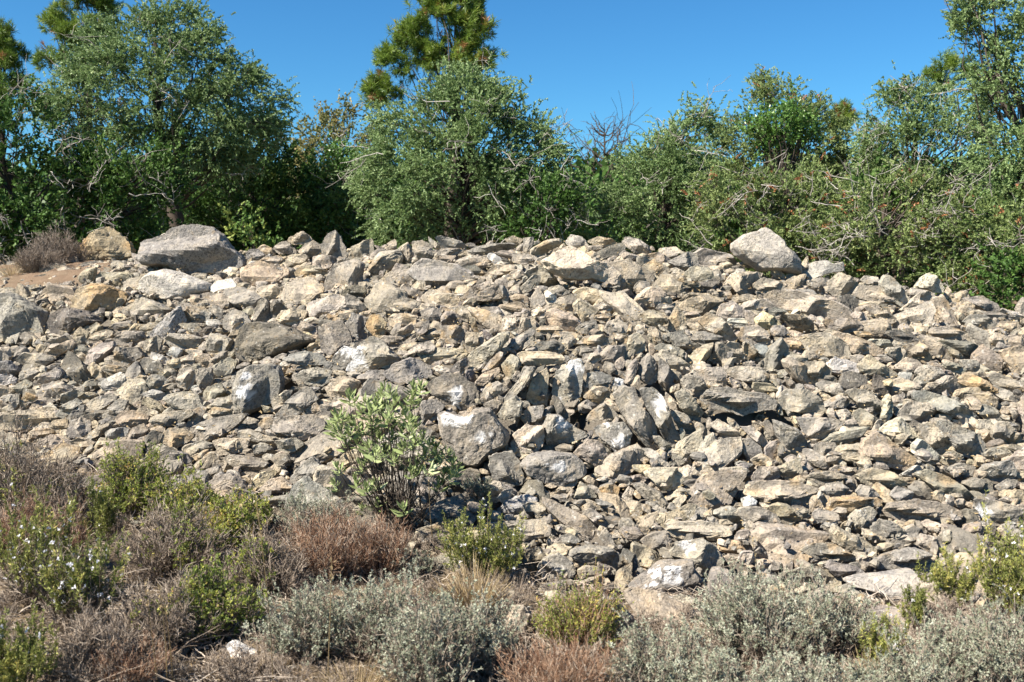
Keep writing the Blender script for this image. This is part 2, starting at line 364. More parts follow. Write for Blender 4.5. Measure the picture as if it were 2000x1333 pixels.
E l 1730,160 1780,140 1910,135 1960,200 1920,260 1840,265 1790,220|the pale sharp edged block|pale sharp edged block standing proud on the lower slope
E n 1670,230 1730,225 1820,270 1870,340 1840,385 1780,340 1710,280
E o 1480,250 1540,225 1600,245 1590,290 1500,285
E l 1610,300 1650,240 1680,260 1650,320
E n 1340,300 1380,215 1450,260 1470,300 1400,310
E n 1120,370 1160,330 1190,350 1185,410 1130,415
E n 1195,400 1195,320 1230,340 1250,420
E n 1380,380 1440,360 1500,400 1555,470 1500,470
E n 1590,460 1610,420 1660,415 1715,490 1700,510 1610,500
E n 1480,520 1520,465 1560,530 1590,595 1530,580
E g 1260,520 1320,500 1390,540 1350,560 1280,550
E d 1060,650 1080,600 1150,580 1190,620 1160,670 1110,700 1070,690|the dark cobble|dark smooth cobble at the foot beside the white flowered rosemary
E g 1140,700 1180,640 1260,615 1330,660 1355,720 1300,760 1190,770|the pale speckled cobble|rounded pale speckled cobble at the foot of the pile
E g 1310,620 1340,580 1440,570 1560,590 1610,640 1590,710 1500,690 1380,660
E t 1360,710 1400,675 1480,690 1520,750 1440,770 1370,750
E d 1600,640 1620,580 1690,620 1720,690 1660,720 1610,690
E t 1705,460 1750,400 1810,380 1810,440 1760,500
E g 1715,540 1780,500 1860,490 1890,550 1830,590 1750,590
E t 1860,480 1930,440 1998,430 2010,520 1920,545
E n 1130,820 1180,790 1340,760 1350,790 1250,800 1170,860
E w 1655,790 1835,660 1995,650 2045,740 2005,790 1935,850 1805,880 1705,900|the white lichened slab|broad brown slab thickly spotted with white lichen at the foot of the pile
E t 920,1170 960,1000 990,900 1060,900 1110,960 1060,1050 1040,1160 960,1190|the pitted rock|tan rock full of round pits among lavender in the foreground
E n 870,1270 870,1210 960,1200 1010,1260 960,1300
E l 1510,1333 1520,1260 1600,1250 1660,1310 1640,1400 1530,1400
F t 1090,70 1110,-20 1180,-60 1280,10 1380,80 1380,150 1290,150 1190,110|the big tan slab|big tan slab sloping down right below the cream tent shaped stone
F t 1065,180 1150,140 1260,160 1340,220 1290,245 1190,250 1090,220
F n 1385,170 1450,145 1560,180 1640,230 1700,300 1690,325 1600,310 1530,290 1450,220
F g 1550,140 1650,110 1730,130 1700,180 1600,170
F g 1740,170 1770,120 1920,90 1950,150 1930,210 1830,215|the grey right edge block|smooth grey block near the right edge of the pile
F g 1645,220 1720,190 1820,215 1820,290 1730,280
F n 440,250 470,215 600,210 740,215 840,250 790,285 690,300 600,330 520,310 450,290|the long lens shaped slab|long lens shaped pale slab overhanging the lower right slope
F n 855,260 890,225 970,215 1020,250 990,290 920,310
F g 1060,270 1090,230 1150,250 1200,295 1080,300
F n 770,190 830,160 920,155 1010,180 960,215 870,235
F o 900,380 920,310 1030,295 1210,310 1200,350 1100,360 1020,400 1020,450
F n 1025,420 1060,370 1140,355 1180,380 1140,450 1110,500 1050,490
F n 1200,370 1260,330 1400,310 1530,330 1640,370 1665,410 1550,415 1440,430 1330,440 1230,410|the long boat shaped slab|long boat shaped slab, widest stone of the lower right slope
F n 385,390 420,360 520,355 620,400 640,440 560,465 450,440
F g 815,390 850,360 960,390 965,430 890,445 830,430
F n 380,530 400,495 460,485 490,530 470,565 400,565|the round knob stone|round knob shaped stone above the grey green lavender bush
F n 0,480 60,440 200,430 380,470 370,510 230,520 80,530 20,510
F g 1140,470 1190,420 1270,440 1330,490 1290,520 1160,520
F n 740,590 810,555 940,560 1060,630 1070,660 960,650 830,640
F g 890,690 920,660 1050,680 1110,715 1060,745 940,735
F g 1125,680 1210,620 1350,580 1460,600 1480,650 1440,700 1330,690 1200,700
F m 960,760 1060,730 1200,720 1380,710 1450,760 1440,830 1370,870 1270,930 1180,850 1080,800|the large smooth foot slab|large smooth pale slab at the foot of the pile on the right
F l 1410,830 1450,780 1560,780 1640,830 1690,900 1600,980 1540,1000 1480,920
F n 1500,480 1540,445 1620,460 1620,490 1540,500
F n 1640,500 1670,450 1750,440 1755,470 1680,530
F w 1720,370 1720,310 1860,320 1990,370 1890,470 1800,450 1740,400|the white marked stone|stone with a white lichen mark above the white flowered rosemary on the right
F t 1850,290 1880,260 1990,260 1990,330 1900,330
F n 1830,240 1900,200 1965,205 1930,260 1860,275
F n 910,500 940,450 1010,490 1100,530 1180,590 1170,640 1080,620 950,560
F l 1400,570 1420,500 1500,520 1540,600 1470,620
F n 720,385 760,360 810,370 800,400 740,410
F n 470,190 520,130 620,130 640,190 580,215 480,210
F n 605,140 740,80 765,150 730,210 660,200
F t 470,90 530,55 600,90 580,120 500,125
F x 420,310 470,290 510,320 500,350 430,350
F l 300,140 430,130 410,180 340,210 300,190
F n 1250,290 1290,240 1380,270 1370,310 1280,320
F w 20,620 60,550 200,535 290,580 325,660 260,740 190,740 140,650|the yellow lichened stone|stone with yellow and white lichen above the white lichened slab
F l 20,860 80,840 190,870 205,920 100,940 30,900
'''
# chalk-white lichen patches: view, centre, radii
WHITE = [('A',1375,860,28,22),('A',1375,955,38,42),('B',130,775,55,62),('B',95,720,55,28),('B',115,890,40,30),('B',685,975,32,50),('B',655,945,15,16),
 ('B',660,1100,62,35),('B',735,1110,40,28),('B',1350,805,42,45),('B',1265,985,14,15),('B',1600,1235,40,50),('B',1280,1120,30,32),('B',1830,1010,30,45),('B',1520,1132,16,10),
 ('B',835,1190,20,24),('B',880,1185,16,13),('B',1600,895,34,28),('F',1760,400,38,50),('E',1250,130,50,30),('F',110,575,40,25),('F',70,700,30,22),('F',10,720,25,22),
 ('E',1800,720,30,22),('E',1850,760,28,18),('E',1780,790,22,14),('E',1880,700,26,18),('E',1740,800,18,14),('E',1830,820,20,13),('E',1920,760,28,20),('E',1230,745,20,14),('F',60,780,22,18)]
# dark hollows between the stones: view, centre, radii
HOLLOW = [('C',640,1110,75,45),('C',350,1095,180,22),('C',500,1100,100,26),('B',1780,940,110,40),('B',1700,1220,60,60),('B',1000,1140,70,35),('B',890,455,80,22),('A',610,560,55,35),
 ('A',1610,870,40,70),('B',840,860,60,45),('E',770,130,90,28),('A',100,690,120,12),('B',1210,930,22,90),('B',980,760,40,40),('B',1370,1060,40,80),('E',1110,1040,40,60),
 ('B',1440,1140,60,30),('B',1390,345,120,16),('B',1640,370,60,10),('C',1290,480,60,12),('E',1690,60,50,30),('A',1250,320,70,18),('A',1430,1070,90,20),('B',740,1110,10,10)]
# ------------------------------------------------------------------ materials
def new_mat(name):
    m = bpy.data.materials.new(name); m.use_nodes = True
    n = m.node_tree.nodes; b = n['Principled BSDF']
    return m, n, m.node_tree.links, b
def ramp(n, stops):
    r = n.new('ShaderNodeValToRGB'); e = r.color_ramp.elements
    while len(e) < len(stops): e.new(0.5)
    for k, (p, c) in enumerate(stops): e[k].position = p; e[k].color = (*c, 1) if len(c) == 3 else c
    return r
def noise_node(n, l, pos, scale, detail=6, rough=0.6, dist=0.0):
    t = n.new('ShaderNodeTexNoise'); t.inputs['Scale'].default_value = scale; t.inputs['Detail'].default_value = detail
    t.inputs['Roughness'].default_value = rough; t.inputs['Distortion'].default_value = dist
    l.new(pos, t.inputs['Vector']); return t
def mixc(n, l, fac, a, b, mode='MIX'):
    m = n.new('ShaderNodeMix'); m.data_type = 'RGBA'; m.blend_type = mode
    for s, val in ((0, fac), (6, a), (7, b)):
        if isinstance(val, (int, float)): m.inputs[s].default_value = val
        elif isinstance(val, tuple): m.inputs[s].default_value = (*val, 1)
        else: l.new(val, m.inputs[s])
    return m.outputs[2]

def stone_material():
    m, n, l, b = new_mat('limestone')
    pos = n.new('ShaderNodeNewGeometry').outputs['Position']
    at_ = n.new('ShaderNodeAttribute'); at_.attribute_name = 'tint'
    n1 = noise_node(n, l, pos, 9, 7, 0.68)
    n2 = noise_node(n, l, pos, 42, 7, 0.72)
    n3 = noise_node(n, l, pos, 4.0, 3, 0.5)
    n4 = noise_node(n, l, pos, 120, 4, 0.7)
    r1 = ramp(n, [(0.32, (0.50, 0.50, 0.51)), (0.46, (0.86, 0.86, 0.86)), (0.56, (1.04, 1.01, 0.95)), (0.70, (1.28, 1.18, 1.02))]); l.new(n1.outputs[0], r1.inputs[0])
    c = mixc(n, l, 1.0, at_.outputs['Color'], r1.outputs[0], 'MULTIPLY')
    r2 = ramp(n, [(0.34, (0.40, 0.40, 0.40)), (0.46, (0.92, 0.95, 0.95)), (0.62, (1.12, 1.12, 1.12)), (0.75, (1.4, 1.4, 1.4))]); l.new(n2.outputs[0], r2.inputs[0])
    c = mixc(n, l, 0.9, c, r2.outputs[0], 'MULTIPLY')
    # ochre weathering
    ro = ramp(n, [(0.60, (0, 0, 0)), (0.72, (1, 1, 1))]); n5 = noise_node(n, l, pos, 13, 5, 0.6, 0.4); l.new(n5.outputs[0], ro.inputs[0])
    mo = n.new('ShaderNodeMath'); mo.operation = 'MULTIPLY'; l.new(ro.outputs[0], mo.inputs[0]); mo.inputs[1].default_value = 0.38
    c = mixc(n, l, mo.outputs[0], c, (0.33, 0.225, 0.11))
    # grey and black lichen
    rl = ramp(n, [(0.47, (0, 0, 0)), (0.60, (1, 1, 1))]); l.new(n3.outputs[0], rl.inputs[0])
    rk = ramp(n, [(0.52, (0, 0, 0)), (0.59, (1, 1, 1))]); l.new(noise_node(n, l, pos, 55, 5, 0.75).outputs[0], rk.inputs[0])
    mk = n.new('ShaderNodeMath'); mk.operation = 'MULTIPLY'; l.new(rl.outputs[0], mk.inputs[0]); l.new(rk.outputs[0], mk.inputs[1])
    mk2 = n.new('ShaderNodeMath'); mk2.operation = 'MULTIPLY'; l.new(mk.outputs[0], mk2.inputs[0]); mk2.inputs[1].default_value = 0.8
    c = mixc(n, l, mk2.outputs[0], c, (0.055, 0.052, 0.045))
    # pale lichen spots
    rw = ramp(n, [(0.64, (0, 0, 0)), (0.68, (1, 1, 1))]); l.new(noise_node(n, l, pos, 30, 3, 0.6).outputs[0], rw.inputs[0])
    mw = n.new('ShaderNodeMath'); mw.operation = 'MULTIPLY'; l.new(rw.outputs[0], mw.inputs[0]); mw.inputs[1].default_value = 0.6
    c = mixc(n, l, mw.outputs[0], c, (0.48, 0.46, 0.41))
    # chalk white lichen from the tint's alpha
    c = mixc(n, l, at_.outputs['Alpha'], c, mixc(n, l, n4.outputs[0], (0.66, 0.645, 0.62), (0.46, 0.445, 0.42)))
    l.new(c, b.inputs['Base Color']); b.inputs['Roughness'].default_value = 0.9; b.inputs['Specular IOR Level'].default_value = 0.2
    v = n.new('ShaderNodeTexVoronoi'); v.inputs['Scale'].default_value = 70; l.new(pos, v.inputs['Vector'])
    ad = n.new('ShaderNodeMath'); ad.operation = 'MULTIPLY_ADD'; l.new(n4.outputs[0], ad.inputs[0]); ad.inputs[1].default_value = 0.35; l.new(n2.outputs[0], ad.inputs[2])
    ad2 = n.new('ShaderNodeMath'); ad2.operation = 'MULTIPLY_ADD'; l.new(v.outputs[0], ad2.inputs[0]); ad2.inputs[1].default_value = 0.25; l.new(ad.outputs[0], ad2.inputs[2])
    bp = n.new('ShaderNodeBump'); bp.inputs['Strength'].default_value = 0.9; bp.inputs['Distance'].default_value = 0.014
    l.new(ad2.outputs[0], bp.inputs['Height']); l.new(bp.outputs[0], b.inputs['Normal'])
    return m
M_STONE = stone_material()

def soil_material():
    m, n, l, b = new_mat('dry_soil')
    pos = n.new('ShaderNodeNewGeometry').outputs['Position']
    a = noise_node(n, l, pos, 5, 8, 0.7); r = ramp(n, [(0.3, (0.10, 0.075, 0.05)), (0.5, (0.23, 0.18, 0.125)), (0.7, (0.36, 0.30, 0.22))]); l.new(a.outputs[0], r.inputs[0])
    c2 = noise_node(n, l, pos, 90, 5, 0.8); r2 = ramp(n, [(0.35, (0.45, 0.45, 0.45)), (0.65, (1.5, 1.45, 1.35))]); l.new(c2.outputs[0], r2.inputs[0])
    c = mixc(n, l, 1.0, r.outputs[0], r2.outputs[0], 'MULTIPLY')
    # the orange soil showing on the top of the pile
    at_ = n.new('ShaderNodeAttribute'); at_.attribute_name = 'tint'
    c = mixc(n, l, at_.outputs['Alpha'], c, mixc(n, l, c2.outputs[0], (0.27, 0.175, 0.11), (0.15, 0.115, 0.085)))
    c = mixc(n, l, at_.outputs['Fac'], c, mixc(n, l, c2.outputs[0], (0.10, 0.09, 0.075), (0.24, 0.21, 0.17)))
    l.new(c, b.inputs['Base Color']); b.inputs['Roughness'].default_value = 0.95; b.inputs['Specular IOR Level'].default_value = 0.1
    bp = n.new('ShaderNodeBump'); bp.inputs['Strength'].default_value = 1.0; bp.inputs['Distance'].default_value = 0.02
    l.new(c2.outputs[0], bp.inputs['Height']); l.new(bp.outputs[0], b.inputs['Normal'])
    return m
M_SOIL = soil_material()

def leaf_material(name, stops, rough=0.55, spec=0.3, trans=0.25):
    """stops are picked per leaf by the face attribute val"""
    m, n, l, b = new_mat(name)
    at_ = n.new('ShaderNodeAttribute'); at_.attribute_name = 'val'
    r = ramp(n, stops); l.new(at_.outputs['Fac'], r.inputs[0])
    l.new(r.outputs[0], b.inputs['Base Color']); b.inputs['Roughness'].default_value = rough; b.inputs['Specular IOR Level'].default_value = spec
    if trans > 0:
        t = n.new('ShaderNodeBsdfTranslucent'); l.new(r.outputs[0], t.inputs[0])
        mx = n.new('ShaderNodeMixShader'); mx.inputs[0].default_value = trans
        l.new(b.outputs[0], mx.inputs[1]); l.new(t.outputs[0], mx.inputs[2]); l.new(mx.outputs[0], n['Material Output'].inputs[0])
    return m

# ------------------------------------------------------------------ ground
HOL = [(VIEWS[a][0] + x / 2.8543, VIEWS[a][1] + y / 2.8543, rx / 2.8543, ry / 2.8543) for a, x, y, rx, ry in HOLLOW]
def build_ground():
    t = np.concatenate([np.linspace(-1.6, -0.66, 40), np.linspace(-0.65, 0.65, 420), np.linspace(0.66, 1.6, 40)])
    y = np.concatenate([np.linspace(-30, 2.5, 30), np.arange(2.6, 13, 0.04), np.arange(13, 30, 0.5), np.array([31, 35, 40, 50, 60, 90, 150, 300, 700])])
    T, Y = np.meshgrid(t, y); X = T * np.maximum(Y, 3.0) * np.where(Y < 3, 1 + (3 - np.minimum(Y, 3)) * 0.3, 1)
    Z = zs(T, Y)
    p = np.stack([X.ravel() * 1.3, Y.ravel() * 1.3, np.zeros(X.size)], 1)
    fade = np.clip((70 - Y.ravel()) / 40, 0, 1)
    zz = Z.ravel() + 0.03 * fbm(p, 4, 3) * fade + 0.012 * fbm(p * 9, 3, 8) * fade
    rub = (Y > np.interp(1000 + T * F_PX, [-60, 200, 500, 850, 1000, 1100, 2060], [6.3, 6.2, 5.7, 5.2, 4.75, 4.6, 4.5])).ravel() & (Y.ravel() < 11.5) & ~((T < -.40) & (Y > 9.8)).ravel()
    zz = zz - np.where(rub, 0.13, 0.0)
    yy = Y.ravel().copy(); xx = X.ravel()
    for (u, v, ru, rv) in HOL:
        c = at(u, v, surf_y(u, v)); s = c[1] / F_PX
        d = ((xx - c[0]) / (ru * s * 1.2)) ** 2 + ((yy - c[1]) / (max(rv * s * 2.2, .07))) ** 2
        zz = zz - 0.34 * np.exp(-d * 0.7)
    V = np.stack([xx, yy, zz], 1)
    nx, ny = len(t), len(y); i = np.arange((ny - 1) * nx).reshape(ny - 1, nx)[:, :-1].ravel()
    Fc = np.stack([i, i + 1, i + nx + 1, i + nx], 1)
    tt = (xx / np.maximum(yy, 3))
    org = np.clip(1 - ((tt + 0.43) / 0.14) ** 2 - ((yy - 10.2) / 1.3) ** 2, 0, 1) ** 0.5
    tint = np.stack([np.clip(1.6 - 4 * np.abs((yy - 7.9) / 6.0), 0, 1) * 0 + rub.astype(float)] * 3 + [np.clip(org * 0.8 + 0.3 * fbm(p * 4, 2, 5) * (org > 0), 0, 1)], 1)
    tag(link('ground', mesh_from('ground', V, Fc, M_SOIL, tint=tint, smooth=True)), kind='structure')
build_ground()

# ------------------------------------------------------------------ stones
import bmesh
ICO = {}
for lv in (1, 2, 3, 4, 5, 6):
    bm = bmesh.new(); bmesh.ops.create_icosphere(bm, subdivisions=lv, radius=1.0)
    ICO[lv] = (np.array([v.co[:] for v in bm.verts]), np.array([[v.index for v in f.verts] for f in bm.faces])); bm.free()
ANG = np.linspace(-math.pi, math.pi, 129)
RX = np.array([1.0, 0, 0]); FW = np.array([0, ca, -sa]); UP = np.array([0, sa, ca])

def radial(poly):
    """star-shaped radius of a polygon about the origin, at ANG"""
    P = np.asarray(poly, float); Q = np.roll(P, -1, 0); out = np.zeros(len(ANG))
    for k, a in enumerate(ANG):
        d = np.array([math.cos(a), math.sin(a)]); e = Q - P
        den = d[0] * e[:, 1] - d[1] * e[:, 0]; den = np.where(np.abs(den) < 1e-9, 1e-9, den)
        s = (P[:, 0] * e[:, 1] - P[:, 1] * e[:, 0]) / den
        q = (P[:, 0] * d[1] - P[:, 1] * d[0]) / den
        ok = (q >= -1e-6) & (q <= 1 + 1e-6) & (s > 0)
        out[k] = s[ok].max() if ok.any() else 0
    out[out == 0] = np.median(out[out > 0])
    o = out[:-1]; o = (np.roll(o, 1) + 6 * o + np.roll(o, -1)) / 8
    return np.append(o, o[0])

def centroid(P):
    P = np.asarray(P, float); Q = np.roll(P, -1, 0); c = P[:, 0] * Q[:, 1] - Q[:, 0] * P[:, 1]; A = c.sum() / 2
    return np.array([((P[:, 0] + Q[:, 0]) * c).sum(), ((P[:, 1] + Q[:, 1]) * c).sum()]) / (6 * A), abs(A)

def inside(P, poly):
    poly = np.asarray(poly, float); x, y = P[:, 0], P[:, 1]; r = np.zeros(len(P), bool)
    j = len(poly) - 1
    for i in range(len(poly)):
        xi, yi = poly[i]; xj, yj = poly[j]
        r ^= ((yi > y) != (yj > y)) & (x < (xj - xi) * (y - yi) / ((yj - yi) or 1e-9) + xi)
        j = i
    return r

def stone_shape(s, T, lv, rng, smoothness=0.0, cut=True):
    """local stone: outline s(angle) in x-z (metres), half thickness T along y"""
    d, faces = ICO[lv]
    c = np.sqrt(d[:, 0] ** 2 + d[:, 2] ** 2); th = np.arctan2(d[:, 2], d[:, 0])
    r = np.interp(th, ANG, s); cc = c ** 0.5
    P = np.stack([r * np.cos(th) * cc, T * np.sign(d[:, 1]) * np.abs(d[:, 1]) ** 0.72, r * np.sin(th) * cc], 1)
    size = float(np.mean(s)) * 0.75 + T * 0.25
    # broken faces: shift the front (and back) along y onto slanted planes, which keeps the outline
    hw, hz = np.abs(P[:, 0]).max() * (2.0 if lv > 5 else 1), np.abs(P[:, 2]).max() * (2.0 if lv > 5 else 1)
    for k in range(rng.integers(4, 7) if lv < 6 and smoothness < .5 else 2 if smoothness > .5 else 4):
        nx, nz = rng.normal() * 0.8 * T / hw, (rng.normal() * 0.7 + (0.5 if k == 0 else -0.2)) * T / hz
        lim = rng.uniform(0.62 if lv < 6 else 0.84, 1.08) * T
        yp = -lim + nx * P[:, 0] + nz * P[:, 2]
        P[:, 1] = np.where(P[:, 1] < 0, np.minimum(np.maximum(P[:, 1], yp), np.maximum(P[:, 1], -(0.18 if lv < 6 else 0.45) * T)), P[:, 1])
    for k in range(3):
        nx, nz = rng.normal() * 0.6 * T / hw, rng.normal() * 0.6 * T / hz
        yp = rng.uniform(0.4, 0.9) * T + nx * P[:, 0] + nz * P[:, 2]
        P[:, 1] = np.where(P[:, 1] > 0, np.maximum(np.minimum(P[:, 1], yp), np.minimum(P[:, 1], 0.06 * T)), P[:, 1])
    if cut:
        for k in range(3):
            n = rng.normal(size=3); n /= np.linalg.norm(n); pn = P @ n; off = pn.max() * rng.uniform(0.7, 0.92)
            P = P * np.where(pn > off, off / np.maximum(pn, 1e-6), 1.0)[:, None]
    sh = rng.uniform(-50, 50, 3)
    a = 1.0 - smoothness
    q = P / size
    # bedding ledges across the thin direction
    big = s[:-1]; k = int(np.argmax(big)); ax = ANG[k] + math.pi / 2 + rng.normal() * 0.15
    bax = np.array([math.cos(ax), rng.normal() * 0.35, math.sin(ax)]); bax /= np.linalg.norm(bax)
    if rng.random() < 0.6 and lv >= 3:
        lay = (q @ bax) * rng.uniform(3.5, 6.5) + 0.35 * vnoise(q * 1.7 + sh, 9)
        P = P * (1 + a * 0.045 * (vnoise(np.stack([lay, lay * 0 + sh[0], lay * 0], 1), 4)))[:, None]
    nf = 2 if lv <= 2 else (3 if lv == 3 else 5)
    dis = 0.045 * fbm(q * 1.6 + sh, 2, 21) + a * 0.055 * fbm(q * 4.5 + sh, nf - 1, 31, 0.6)
    if lv >= 4: dis -= a * 0.06 * np.clip(1 - np.abs(vnoise(q * 2.2 + sh, 41)) * 9, 0, 1)      # cracks
    P = P * (1 + dis)[:, None]
    return P, faces, size

TINT = dict(m=(.40, .372, .33), g=(.272, .247, .213), n=(.338, .297, .245), t=(.38, .32, .243), d=(.188, .168, .142), l=(.45, .393, .315),
            c=(.53, .445, .30), o=(.37, .295, .20), b=(.24, .24, .25), x=(.66, .63, .59), w=(.29, .262, .225))
WH = [(VIEWS[a][0] + x / 2.8543, VIEWS[a][1] + y / 2.8543, rx / 2.8543, ry / 2.8543) for a, x, y, rx, ry in WHITE]

def tint_of(P, col, tone, rng, size):
    base = np.array(TINT[tone]) * (rng.uniform(0.80, 1.10) * (1.12 if tone == 'm' else 1)) * np.array([1 + rng.normal() * 0.02, 1.0, 1 + rng.normal() * 0.03])
    t = np.tile(np.append(base, 0.0), (len(P), 1))
    if tone == 'o':
        k = np.clip((fbm(P / size * 1.2 + rng.uniform(-9, 9, 3), 3, 77) + 0.12) * 2.5, 0, 1)[:, None] * 0.75
        t[:, :3] = t[:, :3] * (1 - k) + np.array([.40, .27, .145]) * k
    if tone in 'tn' and rng.random() < 0.22:
        k = np.clip((fbm(P / size * 1.0 + rng.uniform(-9, 9, 3), 2, 78) - 0.15) * 3, 0, 1)[:, None] * 0.7
        t[:, :3] = t[:, :3] * (1 - k) + np.array([.34, .245, .145]) * k
    return t

STONES = []       # dicts of everything placed in the pile
OCC = np.zeros((680, 1040), bool)      # 2-pixel cells, offset 20 cells
def occ_cells(u0, u1, v0, v1):
    a = np.arange(max(0, int(u0 // 2) + 20), min(1040, int(u1 // 2) + 21)); b = np.arange(max(0, int(v0 // 2)), min(680, int(v1 // 2) + 1))
    A, B = np.meshgrid(a, b); return A, B, np.stack([(A.ravel() - 20) * 2.0 + 1, B.ravel() * 2.0 + 1], 1)

def add_traced():
    for li, line in enumerate(TRACED.strip().splitlines()):
        parts = line.split('|'); tk = parts[0].split(); ox, oy = VIEWS[tk[0]]
        poly = [(ox + float(a.split(',')[0]) / 2.8543, oy + float(a.split(',')[1]) / 2.8543) for a in tk[2:]]
        (cu, cv), area = centroid(poly); pa = np.array(poly)
        w_, h_ = np.ptp(pa[:, 0]), np.ptp(pa[:, 1])
        rng = np.random.default_rng(1000 + li)
        cr = crest_v(cu)
        vref = cv if pa[:, 1].min() > cr + 4 else max(cv, pa[:, 1].max() - 0.22 * h_)
        y0 = surf_y(cu, vref)
        hw, hh = w_ / 2, h_ / 2
        T = (0.45 * (hw + hh) * 0.8 + 0.25 * min(hw, hh)) * y0 / F_PX
        y0 += -0.18 * T - 0.02 + rng.uniform(-0.02, 0.02)
        sc = y0 / F_PX * (ca + 0)
        s = radial([((u - cu) * sc * 1.035, -(v - cv) * sc * 1.035) for u, v in poly])
        px = math.sqrt(area)
        lv = 6 if px > 75 else 5 if px > 38 else 4
        P, faces, size = stone_shape(s, T, lv, rng, 0.75 if tk[1] in 'mb' else 0.45 if tk[1] == 'x' or px > 75 else 0.0, cut=False)
        tint = tint_of(P, None, tk[1], rng, size)
        C = at(cu, cv, y0)
        Wd = C + P[:, :1] * RX + P[:, 1:2] * FW + P[:, 2:3] * UP
        rel = Wd - np.array([0, 0, CAM_H]); zc = rel @ FW
        pu = 1000 + F_PX * rel[:, 0] / zc; pv = 666.5 - F_PX * (rel @ UP) / zc
        for (wu, wv, ru, rv) in WH:
            if inside(np.array([[wu, wv]]), poly)[0]:
                e = np.sqrt(((pu - wu) / ru) ** 2 + ((pv - wv) / rv) ** 2) + 0.75 * fbm(P / size * 3.6 + wu, 5, 55, .7)
                tint[:, 3] = np.maximum(tint[:, 3], np.where(P[:, 1] < 0.3 * T, np.clip((1.0 - e) * 6, 0, 1), 0))
        STONES.append(dict(V=Wd - C, F=faces, C=C, tint=tint, tone=tk[1], u=cu, v=cv, w=w_, h=h_, area=area, traced=True,
                           ref=parts[1] if len(parts) > 1 else None, label=parts[2] if len(parts) > 2 else None, poly=pa))
        A, B, pts = occ_cells(pa[:, 0].min(), pa[:, 0].max(), pa[:, 1].min(), pa[:, 1].max())
        ins = inside(pts, poly).reshape(A.shape); OCC[B[ins], A[ins]] = True
add_traced()
for (u, v, ru, rv) in HOL:
    A, B, pts = occ_cells(u - ru, u + ru, v - rv, v + rv)
    ins = ((((pts[:, 0] - u) / ru) ** 2 + ((pts[:, 1] - v) / rv) ** 2) < 0.9).reshape(A.shape); OCC[B[ins], A[ins]] = True

FOOT_U = [-60, 200, 500, 650, 850, 1000, 1100, 1300, 1500, 2060]; FOOT_V = [925, 950, 1000, 1050, 1090, 1200, 1245, 1285, 1285, 1255]
def rand_poly(rng, a, b, ang):
    n = rng.integers(4, 8); th = np.sort((np.arange(n) + rng.uniform(-0.33, 0.33, n)) * 2 * math.pi / n)
    r = rng.uniform(0.80, 1.2, n); x = np.cos(th) * r * a; z = np.sin(th) * r * b
    return np.stack([x * math.cos(ang) - z * math.sin(ang), x * math.sin(ang) + z * math.cos(ang)], 1)

